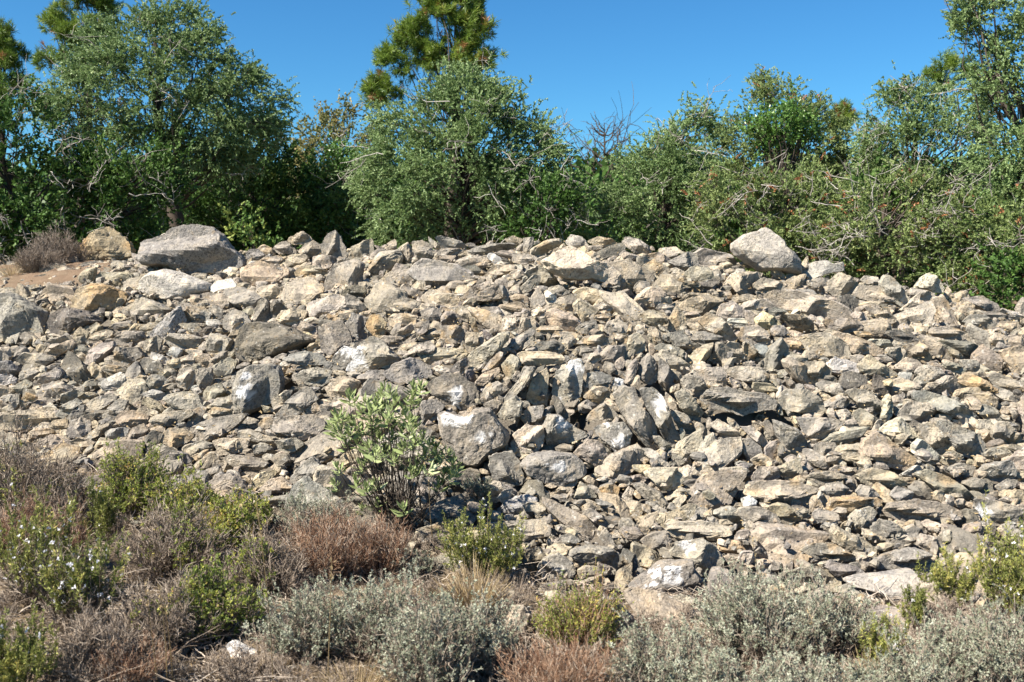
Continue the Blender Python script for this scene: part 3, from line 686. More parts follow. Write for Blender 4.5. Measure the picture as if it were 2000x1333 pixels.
def fill():
    rng = np.random.default_rng(77)
    # free region
    V_, U_ = np.mgrid[0:680, 0:1040]; u = (U_ - 20) * 2.0 + 1; v = V_ * 2.0 + 1
    cu = np.arange(-40, 2041, 20); cvs = np.array([crest_v(k) for k in cu]); cv = np.interp(u[0], cu, cvs)
    foot = np.interp(u[0], FOOT_U, FOOT_V)
    dom = (v > cv[None, :] - 5) & (v < foot[None, :])
    soil = (u < 210) & (v < 538) & (v > 0)
    tones = np.array(list('nnnnnntttgttdmlonnw')); 
    for (rm, tries, ov) in ((0.16, 260, .14), (0.12, 900, .15), (0.09, 2000, .18), (0.066, 4500, .22), (0.049, 7500, .26), (0.036, 7500, .30), (0.026, 6000, .32)):
        free = np.argwhere(dom & ~OCC)
        if not len(free): break
        for _ in range(tries):
            b_, a_ = free[rng.integers(len(free))]
            if OCC[b_, a_]: continue
            pu, pv = (a_ - 20) * 2 + 1 + rng.uniform(-1, 1), b_ * 2 + 1 + rng.uniform(-1, 1)
            if soil[b_, a_] and rng.random() < 0.4: continue
            y0 = surf_y(pu, pv); pr = rm * rng.uniform(0.82, 1.25) * F_PX / y0
            asp = rng.uniform(1.3, 3.3); a = pr * math.sqrt(asp) * .95; b = pr / math.sqrt(asp) * .95
            if 880 < pu < 1560 and 640 < pv < 900 and rng.random() < 0.75: ang = rng.choice([-1, -1, 1]) * rng.uniform(.5, 1.45)
            else: ang = rng.normal() * 0.42 - (0.18 if pu > 1200 else -0.05)
            A, B, pts = occ_cells(pu - a, pu + a, pv - a, pv + a)
            if A.size == 0: continue
            dx = pts[:, 0] - pu; dz = -(pts[:, 1] - pv)
            ex = dx * math.cos(ang) + dz * math.sin(ang); ez = -dx * math.sin(ang) + dz * math.cos(ang)
            ins = (((ex / a) ** 2 + (ez / b) ** 2) < 1).reshape(A.shape)
            if ins.sum() == 0: continue
            if OCC[B[ins], A[ins]].mean() > ov: continue
            OCC[B[ins], A[ins]] = True
            sc = y0 / F_PX
            poly = rand_poly(rng, a * sc * 1.30, b * sc * 1.30, ang)
            T = (0.42 * (a + b) * rng.uniform(0.75, 1.15)) * sc
            prr = math.sqrt(a * b); lv = 4 if prr > 13 else 3 if prr > 7.5 else 2
            P, faces, size = stone_shape(radial(poly), T, lv, rng)
            tone = tones[rng.integers(len(tones))]
            if tone == 'o' and rng.random() < 0.7: tone = 't'
            if tone == 'w': tone = 'g'
            if rng.random() < 0.010: tone = 'c'
            if rm > 0.08 and tone in 'lco': tone = 'n'
            tint = tint_of(P, None, tone, rng, size)
            C = at(pu, pv, y0 + 0.35 * T + 0.02 + rng.uniform(-0.03, 0.03))
            R = rng.normal(size=3) * np.array([0.28, 0.08, 0.25])
            from mathutils import Euler
            Rm = np.array(Euler(R).to_matrix()); P = P @ Rm.T
            W = P[:, :1] * RX + P[:, 1:2] * FW + P[:, 2:3] * UP
            STONES.append(dict(V=W, F=faces, C=C, tint=tint, tone=tone, u=pu, v=pv, w=2 * a, h=2 * b, area=3.14 * a * b, traced=False, ref=None, label=None, ang=ang, a=a, b=b))
fill()

def base_layer():
    """small stones filling the depth of the pile and scattered at its foot"""
    rng = np.random.default_rng(5); Vs, Fs, Ts = [], [], []; n = 0
    for k in range(19500):
        r = rng.uniform(0.032, 0.085)
        if k < 9400:
            t = rng.uniform(-0.62, 0.62); u = 1000 + t * F_PX; yf = surf_y(u, float(np.interp(u, FOOT_U, FOOT_V)))
            y = rng.uniform(yf, 11.0 if t > -.2 else 10.6); r *= y / 7.5; sink = rng.uniform(0.09, 0.15)
        elif k < 14000 and k >= 10000:
            t = rng.uniform(-0.62, 0.62); u = 1000 + t * F_PX; yf = surf_y(u, float(np.interp(u, FOOT_U, FOOT_V))); y = rng.uniform(yf - .2, 10.6); r = rng.uniform(.010, .026) * y / 7.5; sink = rng.uniform(.02, .09)
        elif k >= 16000:
            t = rng.uniform(-.60, -.33); y = rng.uniform(9.0, 11.5); r = .008 + .055 * rng.random() ** 3; sink = 0.0
        elif k < 10000:
            t = rng.uniform(-0.60, 0.62); y = rng.uniform(5.0, 6.6); sink = 0.0; r *= 0.7
        else:
            t = rng.uniform(-0.62, 0.62); y = rng.uniform(3.4, 5.4); r = rng.uniform(0.008, 0.03); sink = 0.0
        if t < -.37 and y > 9.2 and r > .03 and rng.random() < .6: continue
        a = r * rng.uniform(1.0, 1.6); b = r * rng.uniform(0.45, 0.85)
        poly = rand_poly(rng, a, b, rng.normal() * 0.3)
        P, faces, size = stone_shape(radial(poly), r * rng.uniform(.7, 1.1), 2 if r > .03 else 1, rng)
        x = t * y; z = float(zs(t, y)) - sink
        hol = any(((1000 + t * F_PX - u) / ru) ** 2 < 1.2 and abs(y - surf_y(u, v)) < 0.2 for (u, v, ru, rv) in HOL)
        if hol: z -= 0.16
        C = np.array([x, y, z + r * 0.25])
        Rz = rng.uniform(0, 6.28); cz, sz = math.cos(Rz), math.sin(Rz)
        P = np.stack([P[:, 0] * cz - P[:, 1] * sz, P[:, 0] * sz + P[:, 1] * cz, P[:, 2]], 1)
        Vs.append(P + C); Fs.append(faces + n); n += len(P)
        Ts.append(tint_of(P, None, 'nngttldgn'[rng.integers(9)], rng, size))
    return Vs, Fs, Ts, n

def emit_stones():
    """the 300 stones that show largest become objects, the rest one heap of rubble"""
    trac = [s for s in STONES if s['traced']]; fil = sorted([s for s in STONES if not s['traced']], key=lambda s: -s['area'])
    k = max(0, 300 - len(trac)); ind = trac + fil[:k]; rest = fil[k:]
    lands = [s for s in trac if s['ref']]
    TW = dict(m='pale grey', g='grey', n='beige grey', t='tan', d='dark grey', l='pale cream', c='yellow cream', o='orange stained', b='blue grey', x='white', w='white spotted grey')
    def shape_word(s):
        if 'poly' in s:
            d = s['poly'] - s['poly'].mean(0); c = np.cov(d.T); ev, evec = np.linalg.eigh(c)
            asp = math.sqrt(ev[1] / max(ev[0], 1e-6)); ax = evec[:, 1]; ang = abs(math.degrees(math.atan2(ax[1], ax[0]))); ang = min(ang, 180 - ang)
        else:
            asp = s['a'] / s['b']; ang = abs(math.degrees(s['ang'])) % 180; ang = min(ang, 180 - ang)
        if asp < 1.35: return 'blocky'
        if ang < 22: return 'long flat' if asp > 2.1 else 'flat'
        if ang > 60: return 'upright'
        return 'tilted'
    groups = {}
    for s in ind:
        if s['label']: continue
        L = min(lands, key=lambda q: math.hypot((q['u'] - s['u']) / (1 + q['w'] / 120), (q['v'] - s['v']) / (1 + q['h'] / 120)))
        dx, dy = s['u'] - L['u'], s['v'] - L['v']; a = math.degrees(math.atan2(-dy * 1.2, dx)) % 360
        names = ['right of', 'up and right from', 'above', 'up and left from', 'left of', 'down and left from', 'below', 'down and right from']
        dr = names[int(((a + 22.5) % 360) // 45)]
        sz = 'small ' if s['area'] < 420 else 'large ' if s['area'] > 2600 else ''
        groups.setdefault((sz + TW[s['tone']] + ' ' + shape_word(s), dr, L['ref']), []).append((math.hypot(dx, dy), s))
    for (adj, dr, ref), mem in groups.items():
        mem.sort(key=lambda q: q[0])
        for i, (_, s) in enumerate(mem):
            o_ = '' if len(mem) == 1 else ['nearest ', 'second ', 'third ', 'fourth ', 'fifth ', 'sixth ', 'seventh '][min(i, 6)]
            s['label'] = (o_ + adj + ' stone ' + dr + ' ' + ref)
    for s in ind:
        nm = 'boulder' if s['area'] > 5200 else 'flat_stone' if 'slab' in (s['label'] or '') .split(' stone')[0] else 'stone'
        o = link(nm, mesh_from(nm, s['V'], s['F'], M_STONE, tint=s['tint']), loc=Vector(s['C']))
        tag(o, s['label'], 'boulder' if nm == 'boulder' else 'stone', 'stones of the collapsed dry stone heap')
    Vs, Fs, Ts, n = base_layer()
    for s in rest:
        Vs.append(s['V'] + s['C']); Fs.append(s['F'] + n); Ts.append(s['tint']); n += len(s['V'])
    tag(link('rubble', mesh_from('rubble', np.concatenate(Vs), np.concatenate(Fs), M_STONE, tint=np.concatenate(Ts))),
        'small beige and grey limestone rubble filling the heap between the larger stones', 'rubble', kind='stuff')
    print('stones', len(ind), 'traced', len(trac), 'rest', len(rest), 'verts', n)
emit_stones()
# ------------------------------------------------------------------ vegetation builders
def unit(v): return v / np.maximum(np.linalg.norm(v, axis=-1, keepdims=True), 1e-9)
def perp(d, rng):
    r = rng.normal(size=d.shape); return unit(np.cross(d, r))

def leaf_cards(P, D, L, W, rng, fold=0.0):
    """a pointed four-cornered leaf for every point; returns verts, quads"""
    n = len(P); D = unit(D); Sd = perp(D, rng); L = np.broadcast_to(L, (n,))[:, None]; W = np.broadcast_to(W, (n,))[:, None]
    N = np.cross(D, Sd)
    V = np.stack([P, P + D * L * 0.45 + Sd * W * 0.5 + N * W * fold, P + D * L, P + D * L * 0.45 - Sd * W * 0.5 + N * W * fold], 1).reshape(-1, 3)
    return V, np.arange(4 * n).reshape(n, 4)

def tubes(lines, r0, r1, sides=3):
    """lines (n,k,3); radii (n,) at both ends; returns verts, quads"""
    n, k, _ = lines.shape; t = unit(np.gradient(lines, axis=1))
    ref = np.array([0.31, 0.17, 0.93]); a = unit(np.cross(t, ref)); b = np.cross(t, a)
    r = (np.broadcast_to(r0, (n,))[:, None] * (1 - np.linspace(0, 1, k)) + np.broadcast_to(r1, (n,))[:, None] * np.linspace(0, 1, k))[..., None]
    th = np.arange(sides) * 2 * math.pi / sides
    V = np.stack([lines + r * (a * math.cos(q) + b * math.sin(q)) for q in th], 2).reshape(-1, 3)
    i = np.arange(n)[:, None, None] * k * sides + np.arange(k - 1)[None, :, None] * sides + np.arange(sides)[None, None, :]
    j = np.arange(n)[:, None, None] * k * sides + np.arange(k - 1)[None, :, None] * sides + ((np.arange(sides) + 1) % sides)[None, None, :]
    return V, np.stack([i, j, j + sides, i + sides], -1).reshape(-1, 4)

def curve(A, D, L, K, bend, rng, wob=0.0):
    """polylines from A along D, bending by the vector bend (n,3) with the square of the way, wobbling"""
    s = np.linspace(0, 1, K)[None, :, None]; L = np.broadcast_to(L, (len(A),))[:, None, None]
    P = A[:, None] + unit(D)[:, None] * L * s + bend[:, None] * L * s ** 2
    if wob: P = P + np.cumsum(rng.normal(size=P.shape) * wob / K, axis=1) * L * (s > 0)
    return P

class Parts:
    def __init__(self): self.V, self.F, self.val, self.n = [], [], [], 0
    def add(self, V, F, val):
        self.V.append(V); self.F.append(F + self.n); self.n += len(V)
        self.val.append(np.broadcast_to(val, (len(F),)) if np.ndim(val) == 0 or len(val) == len(F) else val)
    def obj(self, name, mat, parent, origin, **kw):
        if not self.V: return None
        V = np.concatenate(self.V) - origin
        o = link(name, mesh_from(name, V, np.concatenate(self.F), mat, val=np.concatenate(self.val), **kw), parent)
        return o
def thing(name, loc, label, cat, group=None):
    e = bpy.data.objects.new(name, None); COL.objects.link(e); e.location = Vector(loc); e.empty_display_size = 0.2
    return tag(e, label, cat, group)

# palettes: picked by val 0..1
M_JUN = leaf_material('juniper_foliage', [(0.0, (.06, .095, .03)), (0.35, (.135, .205, .070)), (0.7, (.22, .305, .12)), (0.9, (.32, .40, .185)), (1.0, (.38, .45, .22))], 0.5, 0.35, 0.3)
M_JUN2 = leaf_material('dry_green_juniper_foliage', [(0.0, (.07, .10, .03)), (0.4, (.15, .205, .065)), (0.8, (.245, .305, .11)), (0.95, (.33, .37, .15)), (0.97, (.34, .14, .06)), (1.0, (.38, .17, .08))], 0.5, 0.35, 0.3)
M_OAK = leaf_material('glossy_dark_leaves', [(0.0, (.025, .055, .012)), (0.5, (.06, .12, .025)), (0.9, (.11, .18, .04)), (1.0, (.22, .26, .06))], 0.5, 0.2, 0.22)
M_BRIGHT = leaf_material('bright_green_leaves', [(0.0, (.05, .10, .02)), (0.5, (.10, .20, .04)), (1.0, (.19, .30, .07))], 0.35, 0.5, 0.3)
M_BROWN = leaf_material('autumn_oak_leaves', [(0.0, (.07, .09, .03)), (0.4, (.16, .175, .06)), (0.75, (.27, .24, .09)), (1.0, (.38, .28, .12))], 0.5, 0.3, 0.35)
M_PINE = leaf_material('pine_needles', [(0.0, (.04, .08, .015)), (0.45, (.12, .19, .028)), (0.8, (.21, .29, .045)), (0.9, (.30, .35, .07)), (1.0, (.26, .13, .05))], 0.45, 0.4, 0.3)
M_BARK = leaf_material('bark', [(0.0, (.035, .028, .022)), (0.5, (.085, .068, .055)), (0.75, (.20, .18, .155)), (1.0, (.42, .39, .35))], 0.9, 0.1, 0)
M_TWIG = leaf_material('dry_twigs', [(0.0, (.06, .042, .03)), (0.35, (.18, .14, .105)), (0.7, (.33, .275, .22)), (1.0, (.50, .43, .35))], 0.85, 0.15, 0)
M_RUST = leaf_material('rusty_twigs', [(0.0, (.09, .045, .03)), (0.4, (.22, .125, .075)), (0.7, (.33, .22, .145)), (1.0, (.42, .36, .29))], 0.8, 0.15, 0)
M_LAV = leaf_material('grey_green_leaves', [(0.0, (.12, .135, .085)), (0.5, (.26, .28, .20)), (1.0, (.45, .47, .37))], 0.8, 0.1, 0.15)
M_DOR = leaf_material('yellow_green_leaves', [(0.0, (.10, .15, .03)), (0.4, (.20, .25, .05)), (0.75, (.36, .38, .08)), (0.92, (.55, .46, .12)), (1.0, (.42, .25, .09))], 0.55, 0.3, 0.35)
M_ROS = leaf_material('rosemary_leaves', [(0.0, (.08, .095, .025)), (0.5, (.19, .215, .055)), (0.9, (.35, .355, .10)), (1.0, (.50, .42, .12))], 0.5, 0.3, 0.3)
M_FLOWER = leaf_material('pale_petals', [(0.0, (.74, .73, .78)), (1.0, (.88, .87, .88))], 0.7, 0.1, 0.3)
M_PHL = leaf_material('felted_sage_leaves', [(0.0, (.13, .165, .06)), (0.5, (.23, .28, .115)), (0.85, (.33, .38, .18)), (1.0, (.48, .53, .30))], 0.75, 0.15, 0.25)
M_GRASS = leaf_material('straw', [(0.0, (.20, .14, .07)), (0.5, (.40, .30, .16)), (0.9, (.55, .44, .27)), (1.0, (.12, .20, .04))], 0.7, 0.2, 0.2)

# ------------------------------------------------------------------ trees
def poly_points(poly, n, rng):
    poly = np.asarray(poly, float); lo, hi = poly.min(0), poly.max(0); out = []
    while sum(len(o) for o in out) < n:
        p = rng.uniform(lo, hi, (4 * n, 2)); out.append(p[inside(p, poly)])
    return np.concatenate(out)[:n]
def edge_dist(P, poly):
    poly = np.asarray(poly, float); Q = np.roll(poly, -1, 0); d = np.full(len(P), 1e9)
    for a, b in zip(poly, Q):
        e = b - a; t = np.clip(((P - a) @ e) / max(e @ e, 1e-9), 0, 1); d = np.minimum(d, np.linalg.norm(P - a - t[:, None] * e, axis=1))
    return d

KINDS = dict(jun=dict(mat=M_JUN, sh=17, per=22, L=.034, W=.017, sl=(.09, .25), up=.35, droop=.30, clump=.16, dens=48),
             jun2=dict(mat=M_JUN2, sh=17, per=22, L=.033, W=.0165, sl=(.08, .22), up=.40, droop=.25, clump=.16, dens=46),
             oak=dict(mat=M_OAK, sh=9, per=11, L=.055, W=.032, sl=(.06, .22), up=.3, droop=.0, clump=.18, dens=48),
             bright=dict(mat=M_BRIGHT, sh=9, per=12, L=.05, W=.028, sl=(.06, .20), up=.5, droop=.0, clump=.16, dens=50),
             brown=dict(mat=M_BROWN, sh=8, per=9, L=.06, W=.035, sl=(.08, .28), up=.3, droop=.0, clump=.2, dens=16),
             pine=dict(mat=M_PINE, sh=10, per=52, L=.12, W=.0095, sl=(.05, .18), up=.6, droop=-.1, clump=.13, dens=32))

def tree(name, kind, poly, depth, base_uv, label, cat='tree', seed=1, gaps=0.12, thick=1.0, trunk_r=0.09, bare=0, limbs=60, dens=1.0, group=None, lobes=False, valshift=0.0, size=1.0):
    rng = np.random.default_rng(seed); K = KINDS[kind]; s = depth / F_PX
    polys = poly if lobes else [poly]
    pts, dd = [], []
    for pg in polys:
        pg = np.asarray(pg, float); area = centroid(pg)[1] * s * s
        n = int(max(6, area * K['dens'] * dens * 1.6 / size))
        p = poly_points(pg, n, rng); d = edge_dist(p, pg) * s
        pts.append(p); dd.append(d)
    pts = np.concatenate(pts); dd = np.concatenate(dd)
    half = np.sqrt(dd * 1.4) * 0.75 * thick * (1 if not lobes else 0.9)
    side = rng.random(len(pts)); off = np.where(side < 0.62, -half * rng.uniform(.55, 1.0, len(pts)), half * rng.uniform(-.6, 1.0, len(pts)))
    y = depth + off
    a = (pts[:, 0] - 1000) / F_PX; b = (666.5 - pts[:, 1]) / F_PX
    ry = ca + b * sa; C = np.stack([a / ry * depth, y, CAM_H + (-sa + b * ca) / ry * depth], 1)
    nz = fbm(C * (2.6 / size) + seed * 3.1, 2, seed)
    keep = nz > (np.quantile(nz, gaps) if gaps > 0 else -9)
    C, nz, dd = C[keep], nz[keep], dd[keep]
    if kind != 'brown' and len(C) > 40:      # draw the clumps together into boughs
        nb = max(4, len(C) // (13 if kind != 'pine' else 8)); Bc = C[rng.choice(len(C), nb, replace=False)]
        near = np.concatenate([np.argmin(((C[i0:i0 + 500, None] - Bc[None]) ** 2 * np.array([1, .6, 1.5])).sum(-1), 1) for i0 in range(0, len(C), 500)])
        C = Bc[near] + (C - Bc[near]) * np.array([.84, .86, .74]); nz = nz * .4 + rng.normal(size=nb)[near] * .22
    base = at(base_uv[0], base_uv[1], depth); base[2] = min(base[2], float(zground(base[0], depth)) - 0.02) if kind != 'x' else base[2]
    base[2] = float(zground(base[0], depth)) - 0.05
    cen = C.mean(0); top = C[:, 2].max()
    root = thing(name, base, label, cat, group)
    # wood: trunk, limbs towards clumps, twigs
    wood = Parts()
    tt = np.array([cen[0] * 0.5 + C[np.argmax(C[:, 2])][0] * 0.5, depth, top - 0.1 * (top - base[2])])
    k = 14; sv = np.linspace(0, 1, k)[:, None]
    trunk = base + (tt - base) * sv + np.cumsum(rng.normal(size=(k, 3)) * [.045, .045, 0], 0) * sv * (top - base[2]) * .4
    V, Fq = tubes(trunk[None], np.array([trunk_r]), np.array([trunk_r * 0.18]), 8); wood.add(V, Fq, 0.3)
    m = min(limbs, len(C)); idx = rng.choice(len(C), m, replace=False); E = C[idx]
    hz = np.clip((E[:, 2] - base[2]) / max(top - base[2], .1) * rng.uniform(.45, .85, m), 0.04, 0.95)
    A = np.stack([np.interp(hz * (k - 1), np.arange(k), trunk[:, q]) for q in range(3)], 1)
    D = E - A; L = np.linalg.norm(D, axis=1); q = np.linspace(0, 1, 8)[None, :, None]
    Ln = A[:, None] + D[:, None] * q + np.array([0, 0, 1.0]) * (-0.16 * L[:, None, None] * np.sin(q * math.pi)) * rng.uniform(-.3, 1, (m, 1, 1)) + np.cumsum(rng.normal(size=(m, 8, 3)), 1) * 0.018 * L[:, None, None] * (q > 0) * (q < .99)
    V, Fq = tubes(Ln, trunk_r * (0.08 + 0.22 * rng.random(m) ** 3), 0.004, 5); wood.add(V, Fq, np.repeat(rng.uniform(.15, .6, m), len(Fq) // m))
    # twigs from limbs
    nt_ = len(C); j = rng.integers(0, m, nt_)
    # nearest limb point for each clump
    pts_l = Ln[:, 3:].reshape(-1, 3); ch = []
    for c0 in range(0, nt_, 400):
        ch.append(np.argmin(((C[c0:c0 + 400, None] - pts_l[None]) ** 2).sum(-1), 1))
    Sx = pts_l[np.concatenate(ch)]; q = np.linspace(0, 1, 5)[None, :, None]
    Tw = Sx[:, None] + (C - Sx)[:, None] * q + np.cumsum(rng.normal(size=(nt_, 5, 3)), 1) * 0.02 * (q > 0)
    V, Fq = tubes(Tw, 0.006, 0.003, 3); wood.add(V, Fq, np.repeat(rng.uniform(.1, .55, nt_), len(Fq) // nt_))
    if bare:
        bare = int(bare * .75)
        jj = rng.integers(0, nt_, bare); A = C[jj] + rng.normal(size=(bare, 3)) * .1
        A[:, 1] = A[:, 1] - 0.12
        D = unit((C[jj] - cen) * [1, 1, .4] + rng.normal(size=(bare, 3)) * .5); Lb = rng.uniform(.2, .5, bare)
        cv = curve(A, D, Lb, 7, rng.normal(size=(bare, 3)) * .12, rng, .2)
        V, Fq = tubes(cv, 0.006, 0.0025, 4); wood.add(V, Fq, np.repeat(rng.uniform(.7, 1.0, bare), len(Fq) // bare))
        for rep in range(5):
            kk = rng.integers(2, 6, bare); A2 = cv[np.arange(bare), kk]; D2 = unit(cv[np.arange(bare), kk] - cv[np.arange(bare), kk - 1] + rng.normal(size=(bare, 3)) * .6)
            c2 = curve(A2, D2, Lb * .5, 5, rng.normal(size=(bare, 3)) * .3, rng, .5)
            V, Fq = tubes(c2, 0.0035, 0.0018, 3); wood.add(V, Fq, np.repeat(rng.uniform(.7, 1.0, bare), len(Fq) // bare))
    wood.obj('trunk', M_BARK, root, base, smooth=True)
    # foliage: shoots in every clump, leaves along every shoot
    ns = K['sh']; nc = len(C)
    out = unit((C - cen) * [1, 1, .7]); 
    cl = K['clump'] * size * rng.uniform(.6, 1.25, nc)
    So = np.repeat(C, ns, 0) + rng.normal(size=(nc * ns, 3)) * np.repeat(cl, ns)[:, None] * .55
    Sd = unit(np.repeat(out, ns, 0) * .55 + np.array([0, 0, K['up']]) + rng.normal(size=(nc * ns, 3)) * .55)
    Sl = rng.uniform(*K['sl'], nc * ns) * size
    per = K['per']; s_ = np.tile(np.linspace(0.05, 1, per), nc * ns)
    O = np.repeat(So, per, 0); Dd = np.repeat(Sd, per, 0); Ls = np.repeat(Sl, per)
    P = O + Dd * (Ls * s_)[:, None] - np.array([0, 0, 1.0]) * (K['droop'] * Ls * s_ ** 2)[:, None]
    sprd = 0.55 if kind in ('jun', 'jun2') else .8 if kind != 'pine' else .75
    Ld = unit(Dd + rng.normal(size=P.shape) * sprd)
    LL = K['L'] * size * rng.uniform(.7, 1.3, len(P)) * (1.1 - .35 * s_); WW = K['W'] * size * rng.uniform(.7, 1.3, len(P))
    V, Fq = leaf_cards(P, Ld, LL, WW, rng, 0.15)
    base_v = np.repeat(np.repeat(0.50 + nz * 0.28 + rng.normal(size=nc) * .10, ns) + rng.normal(size=nc * ns) * .08, per)
    val = base_v + (s_ - .5) * .22 + rng.normal(size=len(P)) * .07 + valshift
    if kind in ('jun2', 'pine'):
        rs = np.repeat(rng.random(nc * ns) < (.035 if kind == 'jun2' else .06), per); val = np.where(rs, 1.0, np.minimum(val, .93))
    leaf = Parts(); leaf.add(V, Fq, np.clip(val, 0, 1))
    leaf.obj('crown', K['mat'], root, base)
    return len(P)

def z2(s, ox, oy=0):       # outline written in zoomed-view units
    return [(ox + float(a.split(',')[0]) / 2.8543, oy + float(a.split(',')[1]) / 2.8543) for a in s.split()]
def ell(cx, cy, rx, ry, n=10): return [(cx + rx * math.cos(t * 2 * math.pi / n), cy + ry * math.sin(t * 2 * math.pi / n)) for t in range(n)]

def build_trees():
    N = 0
    # far woods closing the gaps low between the trees
    T = tree
    N += T('pine_tree', 'pine', [ell(-20, 80, 60, 40), ell(18, 112, 40, 22), ell(0, 160, 48, 26), ell(15, 190, 36, 18), ell(-30, 210, 40, 40)], 18, (-40, 480), 'dark pine cut by the left edge of the photo behind the glossy dark trees', seed=3, lobes=True, thick=.8, valshift=-.12, limbs=40)
    N += T('pine_tree', 'pine', [ell(155, -10, 52, 30), ell(120, 30, 26, 20), ell(185, 35, 28, 26), ell(140, 62, 36, 22), ell(105, 118, 32, 16), ell(160, 95, 30, 20)], 17, (150, 480), 'pine top rising just behind the largest blue green juniper', seed=4, lobes=True, thick=.8, limbs=40)
    P7 = [(560,40,110,60),(740,50,95,60),(640,-30,120,50),(500,130,90,55),(650,130,60,45),(420,215,85,55),(800,205,85,42),(540,270,95,36),(720,260,50,34),(330,345,55,42),(825,350,62,42),(600,330,90,36),(400,400,110,38),(720,370,40,28),(540,420,90,32),(320,520,120,50),(250,575,66,34),(760,130,70,36),(290,470,60,28)]
    N += T('pine_tree', 'pine', [ell(650 + a / 2.8543, b / 2.8543, c / 2.8543 * .92, d / 2.8543 * .92) for a, b, c, d in P7], 16, (875, 480), 'tall sunlit pine with layered yellow green tufts rising above the middle juniper', seed=5, lobes=True, thick=.85, trunk_r=.12, limbs=60, dens=1.5, valshift=.1)
    N += T('juniper_tree', 'jun', z2('290,540 370,380 430,340 470,170 560,130 600,170 640,170 700,70 760,120 800,70 860,90 900,0 990,20 1070,0 1110,60 1130,160 1250,170 1300,300 1310,380 1430,400 1490,490 1585,520 1570,600 1510,620 1560,740 1480,850 1370,980 1100,960 900,870 700,830 500,800 380,740 230,640 190,600 210,480 250,400', 0), 14.0, (352, 470), 'largest blue green juniper with a dark trunk, standing behind the great crest boulder', seed=6, gaps=.14, trunk_r=.13, limbs=70, bare=40, dens=1.15)
    N += T('evergreen_oak', 'oak', [(-90,170),(10,215),(75,172),(110,210),(120,265),(170,300),(160,400),(190,490),(-90,510)], 12.2, (55, 480), 'dark glossy evergreen tree with pale bare branches at the left edge of the photo', seed=7, gaps=.16, bare=110, limbs=60)
    N += T('evergreen_oak', 'oak', [(150,290),(200,270),(260,285),(330,280),(370,310),(365,360),(330,420),(335,480),(170,490),(165,380)], 12.6, (165, 480), 'dark glossy low tree under the largest juniper with thin grey trunks', seed=8, gaps=.16, bare=50, limbs=50)
    N += T('evergreen_oak', 'oak', [(380,300),(450,245),(520,225),(560,250),(585,330),(650,360),(690,400),(740,490),(360,495),(345,410)], 15.6, (480, 480), 'broad dark evergreen tree in shade between the largest juniper and the autumn oak', seed=9, gaps=.10, bare=30, valshift=-.05)
    N += T('autumn_oak', 'brown', [(570,262),(600,232),(640,218),(705,212),(738,235),(745,300),(700,360),(640,375),(590,365),(566,310)], 17.5, (640, 480), 'small oak with sparse yellow brown autumn leaves', seed=10, dens=2.6, gaps=.18, limbs=60, bare=8)
    N += T('evergreen_oak', 'bright', [(600,320),(640,290),(700,300),(735,330),(750,480),(620,490),(590,400)], 15.5, (670, 480), 'green bushy tree low under the autumn oak beside the middle juniper', seed=11, gaps=.14, valshift=-.15)
    N += T('evergreen_oak', 'oak', [(480,430),(500,425),(530,435),(545,460),(540,490),(470,490),(468,455)], 11.8, (505, 490), 'small bright leafy bush just behind the crest beside the great crest boulder', 'bush', seed=12, gaps=.05, valshift=.3, trunk_r=.03, limbs=12)
    N += T('juniper_tree', 'jun', z2('600,340 690,335 700,430 780,400 830,420 850,490 920,460 960,480 1020,475 1060,560 1100,620 1145,690 1150,740 1200,780 1270,780 1290,850 1330,880 1340,940 1400,1000 1410,1100 1400,1230 1350,1330 1100,1370 800,1380 400,1380 210,1350 170,1150 180,1000 150,880 250,800 250,700 330,640 450,650 460,570 560,560 600,500 620,430', 650), 12.6, (900, 480), 'wide dense grey green juniper in the middle behind the crest', seed=13, gaps=.13, trunk_r=.12, limbs=90, bare=40, dens=1.2)
    N += T('evergreen_oak', 'oak', z2('1000,1040 1080,1000 1200,1020 1330,1060 1390,1130 1360,1330 1000,1340 960,1200', 650), 11.9, (1080, 480), 'dark glossy bush nestled against the right side of the middle juniper', 'bush', seed=14, gaps=.15, bare=30, trunk_r=.04, limbs=30)
    N += T('juniper_tree', 'jun', [(1148,330),(1185,305),(1230,292),(1262,300),(1290,240),(1318,262),(1345,200),(1368,208),(1382,245),(1388,292),(1405,330),(1425,400),(1400,520),(1160,505),(1140,420)], 13.0, (1275, 490), 'slim pointed juniper beside the dead tree, right of the wide middle one', seed=15, gaps=.20, limbs=70, bare=40)
    N += T('juniper_tree', 'jun2', z2('240,760 310,700 320,650 380,640 380,560 430,560 480,560 490,470 520,440 550,405 570,440 620,450 680,470 740,500 760,560 820,520 870,510 900,560 900,610 980,700 1000,800 980,1000 300,1000 250,900', 1300), 15.0, (1520, 480), 'yellowish juniper crown with several points above the round bright leafed tree', seed=16, gaps=.15, limbs=70)
    N += T('evergreen_oak', 'bright', z2('420,690 470,610 560,570 640,590 740,600 840,650 860,760 850,860 700,850 560,870 470,800', 1300), 13.9, (1530, 480), 'round bright green leafy tree in front of the yellowish juniper crown', seed=17, gaps=.10, valshift=.0)
    N += T('pine_tree', 'pine', [ell(1644, 226, 14, 9), ell(1652, 240, 14, 8), ell(1638, 245, 12, 9)], 22, (1645, 480), 'tip of a distant pine showing between two junipers', seed=18, lobes=True, limbs=10, trunk_r=.05)
    N += T('juniper_tree', 'jun', z2('1060,700 1080,600 1150,520 1190,470 1290,460 1380,490 1470,470 1550,420 1640,420 1700,480 1760,600 1760,900 1650,1050 1300,1040 1100,900', 1300), 14.2, (1750, 500), 'grey green juniper with an arching crown below the distant pines', seed=19, gaps=.18, limbs=70, bare=50)
